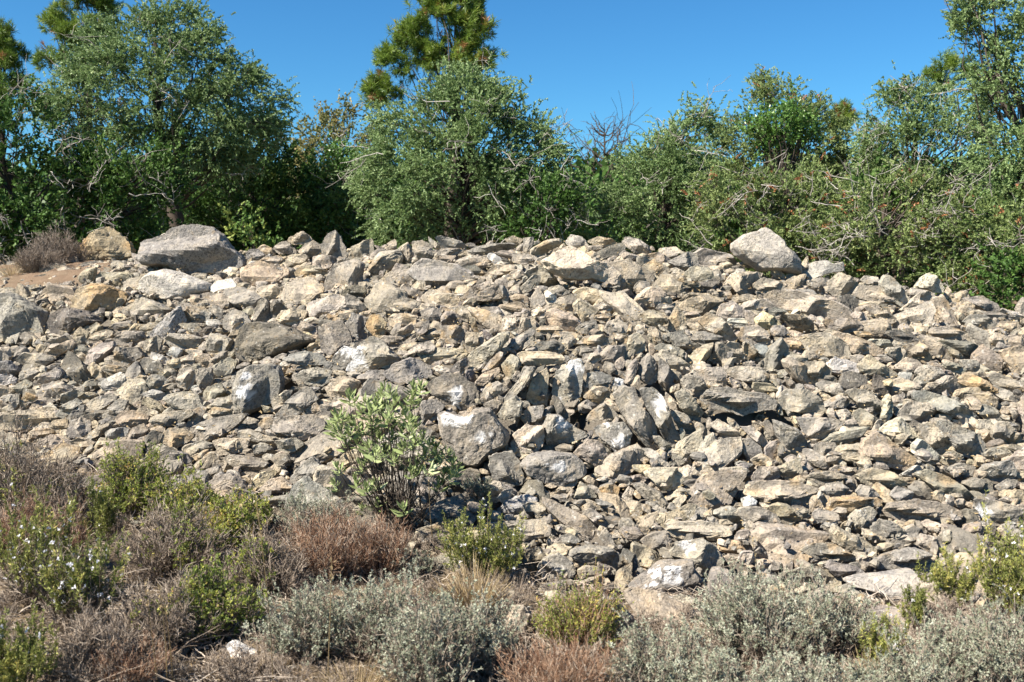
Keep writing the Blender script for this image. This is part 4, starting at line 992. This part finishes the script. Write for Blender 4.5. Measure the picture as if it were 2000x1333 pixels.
    N += T('pine_tree', 'pine', [ell(1860, 135, 26, 10), ell(1885, 148, 22, 14), ell(1838, 155, 20, 10)], 20, (1870, 480), 'dark pine tip between the arching juniper and the tall right hand juniper', seed=20, lobes=True, limbs=10, trunk_r=.05, valshift=-.2)
    N += T('juniper_tree', 'jun', [(1822,38),(1835,18),(1850,30),(1870,-10),(1880,-70),(2110,-70),(2110,640),(2010,600),(1960,430),(1930,340),(1905,270),(1895,200),(1860,120),(1900,130),(1925,108),(1900,92),(1880,62),(1850,50)], 11.2, (2030, 560), 'tallest juniper at the right edge reaching out of the top of the photo', seed=21, gaps=.18, limbs=90, trunk_r=.14, bare=60)
    N += T('juniper_bush', 'jun2', [(1370,340),(1440,330),(1520,350),(1600,345),(1640,400),(1640,560),(1400,540),(1370,440)], 12.0, (1480, 500), 'low scrubby juniper right behind the pale peaked boulder', 'bush', seed=22, gaps=.12, bare=70, trunk_r=.05)
    N += T('juniper_bush', 'jun2', [(1590,350),(1680,320),(1760,345),(1840,360),(1860,450),(1850,600),(1700,580),(1600,560)], 11.4, (1710, 520), 'low scrubby juniper with many bare silver branches left of the tallest juniper', 'bush', seed=23, gaps=.14, bare=130, trunk_r=.06)
    N += T('juniper_bush', 'jun2', [(1790,380),(1870,350),(1960,360),(2080,350),(2090,650),(1960,620),(1850,600),(1790,500)], 10.8, (1930, 560), 'low scrubby juniper with silver branches under the tallest juniper at the right edge', 'bush', seed=24, gaps=.16, bare=100, trunk_r=.06, dens=1.0)
    N += T('evergreen_oak', 'oak', [(1700,345),(1800,350),(1830,390),(1780,420),(1700,410)], 12.0, (1760, 500), 'dark green leafy patch of a shrub behind bare silver branches', 'bush', seed=25, gaps=.1, trunk_r=.03, limbs=14)
    N += T('evergreen_oak', 'oak', [(1930,520),(1990,490),(2080,500),(2090,640),(1990,620),(1940,600)], 9.9, (2010, 600), 'dark glossy bush at the right edge where the pile falls away', 'bush', seed=26, gaps=.1, trunk_r=.03, limbs=20)
    print('leaves', N)
    # the leafless tree
    rng = np.random.default_rng(30); base = at(1185, 480, 20); base[2] = float(zground(base[0], 20)) - .05; top = at(1180, 240, 20)
    root = thing('dead_tree', base, 'bare dead tree silhouetted against the sky beside the slim pointed juniper', 'tree'); wd = Parts()
    tr = np.linspace(base, top, 14); V, Fq = tubes(tr[None], np.array([.07]), np.array([.008]), 6); wd.add(V, Fq, .35)
    m = 34; h = rng.uniform(.45, .97, m); A = base + (top - base) * h[:, None]; az = rng.uniform(0, 6.28, m)
    D = np.stack([np.cos(az), np.sin(az) * .5, rng.uniform(.25, .9, m)], 1); L = (1.12 - h) * 2.6 * rng.uniform(.5, 1.1, m)
    c1 = curve(A, D, L, 8, np.tile([0, 0, .2], (m, 1)), rng, .3); V, Fq = tubes(c1, .016, .004, 4); wd.add(V, Fq, .4)
    for r_ in range(5):
        kk = rng.integers(2, 7, m); A2 = c1[np.arange(m), kk]; D2 = unit(c1[np.arange(m), kk] - c1[np.arange(m), kk - 1] + rng.normal(size=(m, 3)) * .6)
        V, Fq = tubes(curve(A2, D2, L * .4, 5, rng.normal(size=(m, 3)) * .2, rng, .3), .007, .003, 3); wd.add(V, Fq, .4)
    wd.obj('trunk', M_BARK, root, base)
    # far woods
    rng = np.random.default_rng(31); n = 11000
    u = rng.uniform(-700, 2700, n); y = rng.uniform(19, 27, n); x = (u - 1000) / F_PX * y
    htop = 1.65 + (500 - (355 + 35 * vnoise(np.stack([u / 130, y / 3, u * 0], 1), 3))) / F_PX * y
    z = 0.9 + (htop - 0.9) * rng.random(n) ** .6; C = np.stack([x, y, z], 1)
    k = 16; So = np.repeat(C, k, 0) + rng.normal(size=(n * k, 3)) * .22
    V, Fq = leaf_cards(So, rng.normal(size=So.shape) + [0, 0, .5], rng.uniform(.12, .26, len(So)), rng.uniform(.07, .14, len(So)), rng)
    far = Parts(); far.add(V, Fq, np.clip(np.repeat(rng.uniform(.1, .7, n), k) + rng.normal(size=n * k) * .08, 0, 1))
    o = far.obj('woods', M_OAK, None, np.zeros(3)); tag(o, 'dark evergreen woods closing the view between the nearer trees', 'woods', kind='stuff')
build_trees()
# ------------------------------------------------------------------ low plants
def ground_pt(u, v):
    y = surf_y(u, v) if v < 1480 else 3.2
    p = at(u, v, y); p[2] = float(zground(p[0], y)); return p, y / F_PX

SH = dict(
 lav=dict(n=85, tw=6, sub=2, twl=(.12, .28), up=.9, sm=M_TWIG, sv=(.2, .85), lm=M_LAV, lp=13, L=.0105, W=.0046, zone=.25, bulge=.35),
 dor=dict(n=75, tw=7, sub=2, twl=(.12, .26), up=.45, sm=M_TWIG, sv=(.1, .7), lm=M_DOR, lp=9, L=.015, W=.0065, zone=.35, bulge=.55),
 dead=dict(n=110, tw=9, sub=3, twl=(.14, .30), up=.3, sm=M_TWIG, sv=(.1, .8), lm=M_LAV, lp=0, L=.01, W=.004, zone=.3, bulge=.6),
 rust=dict(n=120, tw=8, sub=3, twl=(.14, .30), up=.7, sm=M_RUST, sv=(.0, 1.0), lm=M_LAV, lp=0, L=.01, W=.004, zone=.3, bulge=.35),
 ros=dict(n=34, tw=5, sub=0, twl=(.16, .34), up=1.3, sm=M_TWIG, sv=(.0, .4), lm=M_ROS, lp=46, L=.017, W=.0042, zone=.1, bulge=.30),
 tuft=dict(n=190, tw=2, sub=0, twl=(.14, .30), up=.5, sm=M_RUST, sv=(.2, .9), lm=M_DOR, lp=14, L=.014, W=.0045, zone=.0, bulge=.45),
 grass=dict(n=420, tw=0, sub=0, twl=(.1, .2), up=.5, sm=M_GRASS, sv=(.1, .9), lm=M_GRASS, lp=0, L=.01, W=.004, zone=.3, bulge=.4))

def shrub_geo(kind, B, W, H, rng, wood, leaf, flow, dens=1.0, flowers=0, vs=0.0):
    K = SH[kind]; n = max(5, int(K['n'] * dens)); az = rng.uniform(0, 2 * math.pi, n); rho = np.sqrt(rng.random(n)) * 1.0
    hd = np.stack([np.cos(az), np.sin(az) * .85, 0 * az], 1)
    lump = 1 + 0.38 * vnoise(np.stack([az * 1.3, rho * 2, az * 0 + B[0] * 7], 1), 3)
    E = B + hd * (W * rho * lump)[:, None] + np.array([0, 0, 1.0]) * (H * (1 - K['bulge'] * rho ** 2) * rng.uniform(.5, 1.05, n) * lump)[:, None]
    S0 = B + hd * (W * .22 * rho)[:, None] - np.array([0, 0, .02])
    M_ = S0 * .5 + E * .5 + hd * (W * .10 * rho)[:, None] * (1 if kind != 'grass' else -1) - np.array([0, 0, 1.0]) * (H * .06 * rho)[:, None] * (1 if kind in ('dead', 'dor') else -.6)
    q = np.linspace(0, 1, 9)[None, :, None]
    Ln = (1 - q) ** 2 * S0[:, None] + 2 * q * (1 - q) * M_[:, None] + q ** 2 * E[:, None]
    Ln = Ln + np.cumsum(rng.normal(size=Ln.shape), 1) * 0.010 * H * (q > 0) * (0.4 if kind == 'grass' else 1.6)
    g = H / .3
    r0 = (.0016 if kind == 'grass' else .0034 if kind in ('dead', 'dor') else .0026) * (0.6 + .4 * g)
    V, F_ = tubes(Ln, r0 * rng.uniform(.6, 1.3, n), r0 * .3, 3); wood.add(V, F_, np.repeat(rng.uniform(*K['sv'], n), len(F_) // n))
    tips, par = [], Ln; off = 0
    lines = []
    cur = Ln; cnt = K['tw']
    for lev in range(1 + (K['sub'] > 0)):
        if cnt == 0: break
        m = len(cur); k = cur.shape[1]
        i = np.repeat(np.arange(m), cnt); j = rng.integers(int(k * (.42 if lev == 0 else .3)), k - 1, len(i))
        A = cur[i, j]; tg = unit(cur[i, j] - cur[i, j - 1])
        D = unit(tg + rng.normal(size=A.shape) * (.5 if kind not in ('ros', 'tuft') else .28) + np.array([0, 0, K['up'] * .5]))
        L = H * rng.uniform(*K['twl'], len(i)) * (1 if lev == 0 else .6)
        c = curve(A, D, L, 5, np.tile([0, 0, .15 * K['up']], (len(i), 1)), rng, .35)
        V, F_ = tubes(c, r0 * .42, r0 * .22, 3); wood.add(V, F_, np.repeat(rng.uniform(*K['sv'], len(i)), len(F_) // len(i)))
        lines.append(c); cur = c; cnt = K['sub']
    if K['lp'] and lines:
        c = lines[-1] if kind != 'dor' else lines[-1]
        m = len(c); lp = K['lp']; i = np.repeat(np.arange(m), lp); t = rng.uniform(K['zone'], 1, len(i)) * 3.99
        j = t.astype(int); f = (t - j)[:, None]; P = c[i, j] * (1 - f) + c[i, j + 1] * f
        ax = unit(c[i, j + 1] - c[i, j]); D = unit(ax * .8 + rng.normal(size=P.shape) * (.62 if kind != 'ros' else .5))
        sc = (.75 + .25 * g); V, F_ = leaf_cards(P, D, K['L'] * sc * rng.uniform(.7, 1.3, len(i)), K['W'] * sc * rng.uniform(.8, 1.2, len(i)), rng, .1)
        br = np.repeat(rng.normal(size=m) * .13, lp); leaf.add(V, F_, np.clip(.52 + vs + .30 * vnoise(P * 11, 7) + br + rng.normal(size=len(i)) * .14, 0, 1))
    if flowers:
        c = lines[0]; i = rng.integers(0, len(c), flowers); j = rng.integers(1, 5, flowers)
        C = c[i, j] + rng.normal(size=(flowers, 3)) * .004 + np.array([0, -.006, .002]); P = np.repeat(C, 6, 0); D = unit(rng.normal(size=P.shape) + [0, -.5, .2])
        flow.extend((P[6 * q_:6 * q_ + 6], D[6 * q_:6 * q_ + 6]) for q_ in range(flowers))

def shrub(name, kind, u, v, wp, hp, label, cat='shrub', seed=0, dens=1.0, flowers=0, group=None, vs=0.0, mix=None):
    rng = np.random.default_rng(500 + seed); B, s = ground_pt(u, v); W, H = wp * s / 2, hp * s
    if kind == 'lav': W, H = W * 1.12, H * .86
    root = thing(name, B, label, cat, group); wood, leaf, flow = Parts(), Parts(), []
    shrub_geo(kind, B, W, H, rng, wood, leaf, flow, dens, flowers, vs)
    lm = SH[kind]['lm']
    if kind == 'lav' and not mix: mix = ('dead', .35, .05, .8)
    if mix: shrub_geo(mix[0], B + np.array([mix[2] * W, -.1 * W, 0]), W * .75, H * mix[3], rng, wood, leaf, flow, mix[1], 0, vs); lm = SH[mix[0]]['lm'] if SH[kind]['lp'] == 0 else lm
    wood.obj('stems', SH[kind]['sm'], root, B); leaf.obj('foliage', lm, root, B); 
    for P, D in flow:
        V, F_ = leaf_cards(P, D, rng.uniform(.009, .014, len(P)), .008, rng); c = P.mean(0)
        link('flower', mesh_from('flower', V - c, F_, M_FLOWER, val=rng.uniform(0, 1, len(P))), root, Vector(c - B))

PLANTS = [
 ('thyme_bush','dead',45,1015,250,170,'dense dead grey twiggy bush with reddish tips at the left edge',dict(mix=('dor',.25,.1,.8))),
 ('heather_bush','rust',25,1110,130,140,'brown rusty heather behind white flowered rosemary at the left edge',{}),
 ('rosemary_bush','ros',75,1185,150,190,'tall rosemary with white flowers nearest the left edge twiggy bush',dict(flowers=60,mix=('dead',.3,.1,.8))),
 ('rosemary_bush','ros',165,1235,150,200,'yellow green rosemary with many small white flowers beside dead twigs',dict(mix=('dead',.3,-.1,.8),flowers=80)),
 ('rosemary_bush','ros',35,1370,150,170,'low rosemary with pale flowers in the bottom left corner',dict(flowers=26)),
 ('rosemary_bush','ros',200,1060,70,110,'small thin green rosemary sprig in front of grey stones on the left',dict(flowers=4,dens=.5)),
 ('clover_shrub','dor',265,1010,140,135,'upright green yellow shrub standing against grey stones on the left',dict(dens=1.3)),
 ('clover_shrub','dor',360,1025,150,105,'spreading yellow green shrub in front of the upright green yellow one',{}),
 ('thyme_bush','dead',345,1125,190,150,'dome of pale grey dead twigs with yellow green shoots on top',dict(mix=('dor',.3,.2,.95))),
 ('clover_shrub','dor',445,1075,120,110,'yellow orange tipped shrub on top of curved grey twigs',dict(vs=.12)),
 ('thyme_bush','dead',520,1160,170,130,'dome of brown grey twigs beside the rusty heather in the middle left',dict(mix=('dor',.35,-.1,.95))),
 ('clover_shrub','dor',415,1240,160,150,'fresh green leafy shrub low in the left foreground below grey twigs',dict(dens=1.1,vs=-.1)),
 ('thyme_bush','dead',320,1270,170,140,'dark tangle of dead twigs between flowering rosemary and the fresh green shrub',dict(mix=('dor',.12,.1,.9))),
 ('thyme_bush','dead',190,1330,170,150,'tangle of dead grey brown twigs near the bottom left rosemary',{}),
 ('heather_bush','rust',640,1140,170,130,'rusty red brown heather left of the foot of the tall green shrub',dict(dens=1.2)),
 ('heather_bush','rust',740,1130,130,110,'rusty brown heather directly under the tall green shrub',{}),
 ('lavender_bush','lav',610,1050,150,110,'thin see through grey green lavender in front of stones left of the tall green shrub',dict(dens=.5)),
 ('lavender_bush','lav',600,1295,160,165,'grey green lavender beside the tan knobbly foreground stone',{}),
 ('lavender_bush','lav',715,1285,180,170,'grey green lavender in the centre foreground below rusty heather',{}),
 ('lavender_bush','lav',835,1370,190,250,'tall grey green lavender in the centre foreground below the straw grass tuft',dict(dens=1.2)),
 ('lavender_bush','lav',930,1330,150,200,'grey green lavender hanging over the pitted rock',{}),
 ('lavender_bush','lav',800,1130,90,70,'tiny grey green lavender sprig left of the middle white flowered rosemary',dict(dens=.5)),
 ('rosemary_bush','ros',945,1135,180,125,'low bright green rosemary with white flowers in the middle below the tall shrub',dict(flowers=46,dens=1.5,vs=.1)),
 ('straw_tuft','grass',925,1205,170,115,'straw coloured dry grass tuft just below the middle rosemary',dict(cat='grass tuft')),
 ('heath_tuft','tuft',1135,1270,190,140,'rounded green and orange heath tuft at the foot of the pile',dict(dens=1.3)),
 ('heather_bush','rust',1085,1395,210,150,'rusty twiggy heather at the bottom edge below the green and orange tuft',dict(dens=1.1)),
 ('lavender_bush','lav',1290,1370,200,190,'grey green lavender at the bottom edge right of the green and orange tuft',{}),
 ('lavender_bush','lav',1490,1290,280,190,'largest grey green lavender dome on the right in front of the pile',dict(dens=1.9)),
 ('lavender_bush','lav',1630,1280,150,150,'grey green lavender joined to the right side of the largest dome',{}),
 ('lavender_bush','lav',1430,1420,220,170,'grey lavender at the bottom edge below the largest dome',{}),
 ('lavender_bush','lav',1590,1420,220,160,'grey lavender at the bottom edge below the short green sprigs',{}),
 ('lavender_bush','lav',1760,1400,200,150,'grey lavender at the bottom edge below the large smooth foot slab',{}),
 ('lavender_bush','lav',1880,1350,180,170,'silvery lavender under the tall right hand rosemary',dict(dens=1.1)),
 ('lavender_bush','lav',1985,1370,170,240,'silvery lavender in the bottom right corner',dict(dens=1.2)),
 ('rosemary_bush','ros',1975,1230,130,200,'tall light green rosemary dotted white at the right edge',dict(flowers=60,dens=1.3,vs=.12)),
 ('rosemary_bush','ros',1860,1185,120,95,'low yellow green rosemary between pale slabs near the right edge',dict(flowers=8,dens=.9,vs=.1)),
 ('rosemary_bush','ros',1712,1320,90,120,'few short green sprigs with one white flower among grey lavender',dict(flowers=6,dens=.4)),
 ('rosemary_bush','ros',1800,1240,80,110,'thin green sprigs rising in front of the large smooth foot slab',dict(flowers=2,dens=.3)),
 ('straw_tuft','grass',700,1370,260,80,'low straw coloured grass at the bottom edge between lavenders',dict(cat='grass tuft',dens=.7)),
 ('thyme_bush','dead',1010,1330,100,70,'small grey dead twig clump beside the pitted rock',dict(dens=.6)),
 ('dry_lavender','dead',112,520,105,68,'pale dry lavender plumes on top of the pile beside the brown based boulder',dict(dens=1.6)),
 ('dry_lavender','dead',75,535,90,60,'small dry lavender plume at the top left near the glossy dark tree',dict(dens=1.2)),
 ('straw_tuft','grass',25,545,90,40,'dry grass on the orange soil at the far left of the crest',dict(cat='grass tuft',dens=.4)),
 ('heather_bush','rust',115,1125,110,120,'brown heather standing between the two white flowered rosemaries on the left',dict(dens=.9,vs=0)),
 ('thyme_bush','dead',105,1050,150,110,'bundle of upright pale bare stems above the left hand rosemary',dict(dens=.6)),
 ('clover_shrub','dor',480,1045,90,80,'small yellow green sprig at the right end of the green shrubs',dict(dens=.8,vs=.1)),
 ('thyme_bush','dead',470,1330,170,70,'flat mat of pale dead twigs around the white foreground rock',dict(dens=.6)),
 ('straw_tuft','grass',1195,1360,110,90,'straw grass between the green and orange tuft and the grey lavender',dict(cat='grass tuft',dens=.5)),
 ('straw_tuft','grass',1700,1370,130,110,'thin straw grass among the lavenders near the short green sprigs',dict(cat='grass tuft',dens=.4)),
 ('heather_bush','rust',255,1345,130,90,'low rusty brown heather at the bottom edge left of the straw stalks',dict(dens=.8)),
 ('lavender_bush','lav',930,975,70,50,'sparse shaded dry sprig growing among leaf shadowed stones',dict(dens=.25)),
]
for i, (nm, kd, u, v, wp, hp, lb, kw) in enumerate(PLANTS): shrub(nm, kd, u, v, wp, hp, lb, seed=i, **kw)

def sage_shrub():
    rng = np.random.default_rng(900); B, s = ground_pt(785, 1040); y0 = B[1]
    root = thing('sage_shrub', B, 'tall grey green shrub with felted leaves and bare dark stems in front of the pile', 'shrub')
    T = '335,290 210,400 420,290 540,240 600,230 770,200 820,190 640,290 760,300 180,480 260,430 300,520 380,360 460,370 500,320 400,500 560,330 620,470 700,380 360,590 200,520 280,600 520,560 620,560 680,500 760,440 790,470 900,600 940,640 860,680 1020,680 1060,760 650,740 620,710 730,760 430,700 380,760 520,680 220,780 190,900 350,880 480,900 430,930 500,1040 690,1080 400,1080 960,750 900,790 820,800 1000,820 960,900 680,640 580,430 480,440 320,440 700,620 560,640 440,620 1090,800 930,700 600,380 540,400 720,300 350,480 250,520 460,500 740,520 840,560 780,560'
    tips = []
    for a in T.split():
        x, v = map(float, a.split(',')); yy = y0 - .02 + rng.normal() * .13; tips.append(at(600 + x / 3.7025, 700 + v / 3.7025, yy))
    tips = np.array(tips); n = len(tips)
    tips = np.concatenate([tips, tips[rng.integers(0, n, 16)] + rng.normal(size=(16, 3)) * [.04, .10, .04]]); n = len(tips)
    A = B + rng.normal(size=(n, 3)) * [.05, .04, 0]; q = np.linspace(0, 1, 9)[None, :, None]
    M = A * .45 + tips * .55 + (tips - B) * np.array([.12, .12, -.12])
    Ln = (1 - q) ** 2 * A[:, None] + 2 * q * (1 - q) * M[:, None] + q ** 2 * tips[:, None] + np.cumsum(rng.normal(size=(n, 9, 3)), 1) * .005 * (q > 0) * (q < 1)
    wood, leaf = Parts(), Parts(); V, F_ = tubes(Ln, rng.uniform(.002, .0048, n), .0016, 5); wood.add(V, F_, np.repeat(rng.uniform(0, .45, n), len(F_) // n))
    tw = curve(Ln[np.repeat(np.arange(n), 3), rng.integers(3, 8, 3 * n)], rng.normal(size=(3 * n, 3)) + [0, 0, .4], rng.uniform(.04, .13, 3 * n), 5, rng.normal(size=(3 * n, 3)) * .2, rng, .4)
    V, F_ = tubes(tw, .0017, .001, 3); wood.add(V, F_, np.repeat(rng.uniform(0, .7, 3 * n), len(F_) // (3 * n)))
    per = 14; i = np.repeat(np.arange(n), per); k = np.tile(np.arange(per), n)
    ax = unit(unit(Ln[:, -1] - Ln[:, -2]) + [0, -.1, .8]); back = (k // 2) * .009
    P = tips[i] - ax[i] * back[:, None] + rng.normal(size=(len(i), 3)) * .002
    az = k * 2.4 + rng.normal(size=len(i)) * .3; e1 = unit(np.cross(ax, [0.2, 1, 0.1])); e2 = np.cross(ax, e1)
    out = e1[i] * np.cos(az)[:, None] + e2[i] * np.sin(az)[:, None]; open_ = .22 + .085 * k + rng.normal(size=len(i)) * .12
    D = unit(ax[i] * (1.05 - open_ * .45)[:, None] + out * open_[:, None] + [0, 0, -.02]); L = (.036 + .0034 * np.minimum(k, 9)) * rng.uniform(.8, 1.25, len(i)) ; W = L * rng.uniform(.25, .36, len(i))
    Sd = unit(np.cross(D, out + rng.normal(size=D.shape) * .15)); Nn = np.cross(Sd, D)
    L_, W_ = L[:, None], W[:, None]; cl = rng.uniform(-.14, .05, len(i))[:, None] * L_
    pts = [P, P + D * L_ * .3 + Sd * W_ * .42 + Nn * W_ * .13, P + D * L_ * .3, P + D * L_ * .3 - Sd * W_ * .42 + Nn * W_ * .13,
           P + D * L_ * .65 + Sd * W_ * .42 + Nn * (W_ * .13 + cl * .5), P + D * L_ * .68 + Nn * cl * .5, P + D * L_ * .65 - Sd * W_ * .42 + Nn * (W_ * .13 + cl * .5), P + D * L_ + Nn * cl * 1.3]
    V = np.stack(pts, 1).reshape(-1, 3); b = np.arange(len(i))[:, None] * 8
    F_ = np.concatenate([b + f for f in ([0, 1, 2, 2], [0, 2, 3, 3], [1, 4, 5, 2], [2, 5, 6, 3], [4, 7, 5, 5], [5, 7, 6, 6])])
    tri = np.concatenate([b + f for f in ([0, 1, 2], [0, 2, 3], [4, 7, 5], [5, 7, 6])]); qd = np.concatenate([b + f for f in ([1, 4, 5, 2], [2, 5, 6, 3])])
    lv = np.clip(.5 + np.repeat(rng.normal(size=n) * .12, per) + rng.normal(size=len(i)) * .15, 0, 1)
    me = mesh_from('foliage', V - B, [tri, qd], M_PHL, val=np.concatenate([np.tile(lv, 4), np.tile(lv, 2)]), smooth=True)
    link('foliage', me, root); wood.obj('stems', M_BARK, root, B)
sage_shrub()

# single tall dry stalks
for i, (pts, lb) in enumerate([
    ([(308, 1345), (298, 1250), (284, 1140)], 'tall straw stalk, the most tilted of the bunch beside the fresh green shrub'),
    ([(326, 1340), (323, 1250), (312, 1150)], 'tall straw stalk in the middle of the bunch beside the fresh green shrub'),
    ([(338, 1335), (331, 1250), (320, 1175)], 'shortest straw stalk of the bunch beside the fresh green shrub'),
    ([(533, 1345), (524, 1180), (498, 960)], 'very tall thin straw stalk reaching up to the pile beside the brown grey twig dome'),
    ([(500, 1210), (484, 1100), (470, 990)], 'thin straw stalk in front of the brown grey twig dome'),
    ([(640, 1345), (645, 1200), (648, 1095)], 'thin straw stalk rising through lavender below the rusty heather'),
    ([(1492, 1280), (1483, 1150), (1469, 1055)], 'pale straw stalk standing in front of the largest lavender dome'),
    ([(1607, 1320), (1596, 1260), (1578, 1195)], 'brown stalk leaning among the lavenders on the right'),
    ([(846, 1060), (840, 1000), (838, 930)], 'straw stalk at the right side of the tall felted leaf shrub')]):
    B, s = ground_pt(*pts[0]); y = B[1]; P = np.array([at(u, v, y - .05 - .1 * k) for k, (u, v) in enumerate(pts)]); P[0] = B
    q = np.linspace(0, 1, 12)[:, None]; L = (1 - q) ** 2 * P[0] + 2 * q * (1 - q) * (2 * P[1] - .5 * P[0] - .5 * P[2]) + q ** 2 * P[2]
    V, F_ = tubes(L[None], np.array([.0024]), np.array([.0012]), 4); st = Parts(); st.add(V, F_, .45)
    rng = np.random.default_rng(i); pp = L[rng.integers(9, 12, 26)] + rng.normal(size=(26, 3)) * .004
    V, F_ = leaf_cards(pp, rng.normal(size=pp.shape) * .4 + [0, 0, 1], .014, .004, rng); st.add(V, F_, .6)
    tag(st.obj('dry_stalk', M_GRASS, None, np.zeros(3)), lb, 'stalk', 'dry stalks')

def litter():
    rng = np.random.default_rng(61)
    n = 15000; t = rng.uniform(-.62, .62, n); y = rng.uniform(3.1, 6.3, n) ; x = t * y
    k = (y < np.interp(1000 + t * F_PX, [0, 400, 1000, 1200, 2000], [6.4, 6.0, 5.0, 4.75, 4.7])) ; x, y = x[k], y[k]; n = len(x)
    z = zground(x, y) + rng.uniform(0.0, .035, n); A = np.stack([x, y, z], 1)
    az = rng.uniform(0, 6.28, n); D = np.stack([np.cos(az), np.sin(az), rng.normal(size=n) * .25 + .05], 1)
    c = curve(A, D, rng.uniform(.03, .16, n), 5, rng.normal(size=(n, 3)) * [.4, .4, .12], rng, .3)
    p = Parts(); V, F_ = tubes(c, rng.uniform(.0012, .0032, n), .001, 3); p.add(V, F_, np.repeat(rng.uniform(.0, 1, n) ** .8, len(F_) // n))
    tag(p.obj('twig_litter', M_TWIG, None, np.zeros(3)), 'tangled dead twigs littering the ground in front of the pile', 'litter', kind='stuff')
    m = 14000; t = rng.uniform(-.62, .62, m); y = rng.uniform(3.1, 6.3, m); x = t * y
    k = (y < np.interp(1000 + t * F_PX, [0, 400, 1000, 1200, 2000], [6.4, 6.0, 5.0, 4.75, 4.7])); x, y = x[k], y[k]; m = len(x)
    P = np.stack([x, y, zground(x, y) + rng.uniform(0, .02, m)], 1); D = rng.normal(size=(m, 3)) * [1, 1, .3]
    V, F_ = leaf_cards(P, D, rng.uniform(.008, .028, m), rng.uniform(.003, .010, m), rng, .2); p = Parts(); p.add(V, F_, rng.uniform(.1, .9, m))
    tag(p.obj('dry_leaves', M_GRASS, None, np.zeros(3)), 'dry fallen leaves and straw bits scattered on the ground', 'litter', kind='stuff')
    m = 6000; t = rng.uniform(-.55, .55, m); y = rng.uniform(5.2, 10.0, m); x = t * y
    P = np.stack([x, y, zground(x, y) + rng.uniform(-.06, .05, m)], 1); D = rng.normal(size=(m, 3)) * [1, 1, .3]
    V, F_ = leaf_cards(P, D, rng.uniform(.012, .035, m), rng.uniform(.004, .014, m), rng, .2); p = Parts(); p.add(V, F_, rng.uniform(.0, .6, m))
    tag(p.obj('leaf_litter', M_GRASS, None, np.zeros(3)), 'brown dead leaves caught in the gaps between the stones', 'litter', kind='stuff')
    # low undergrowth between the bushes
    wd, lf, fl = Parts(), Parts(), Parts()
    for q in range(600):
        t = rng.uniform(-.60, .60); u = 1000 + t * F_PX; ym = float(np.interp(u, [0, 400, 800, 1000, 1200, 2000], [6.3, 5.9, 5.3, 4.9, 4.45, 4.45]))
        y = rng.uniform(3.3, ym); B = np.array([t * y, y, float(zground(t * y, y))])
        if 340 < u < 560 and y < 4.4 and rng.random() < .8: continue
        shrub_geo(['dead', 'dead', 'lav', 'grass'][rng.integers(4)], B, rng.uniform(.05, .12), rng.uniform(.05, .14), rng, wd, Parts(), [], .16)
    tag(wd.obj('undergrowth', M_TWIG, None, np.zeros(3)), 'low dead stems and straw filling the ground between the bushes', 'undergrowth', kind='stuff')
litter()
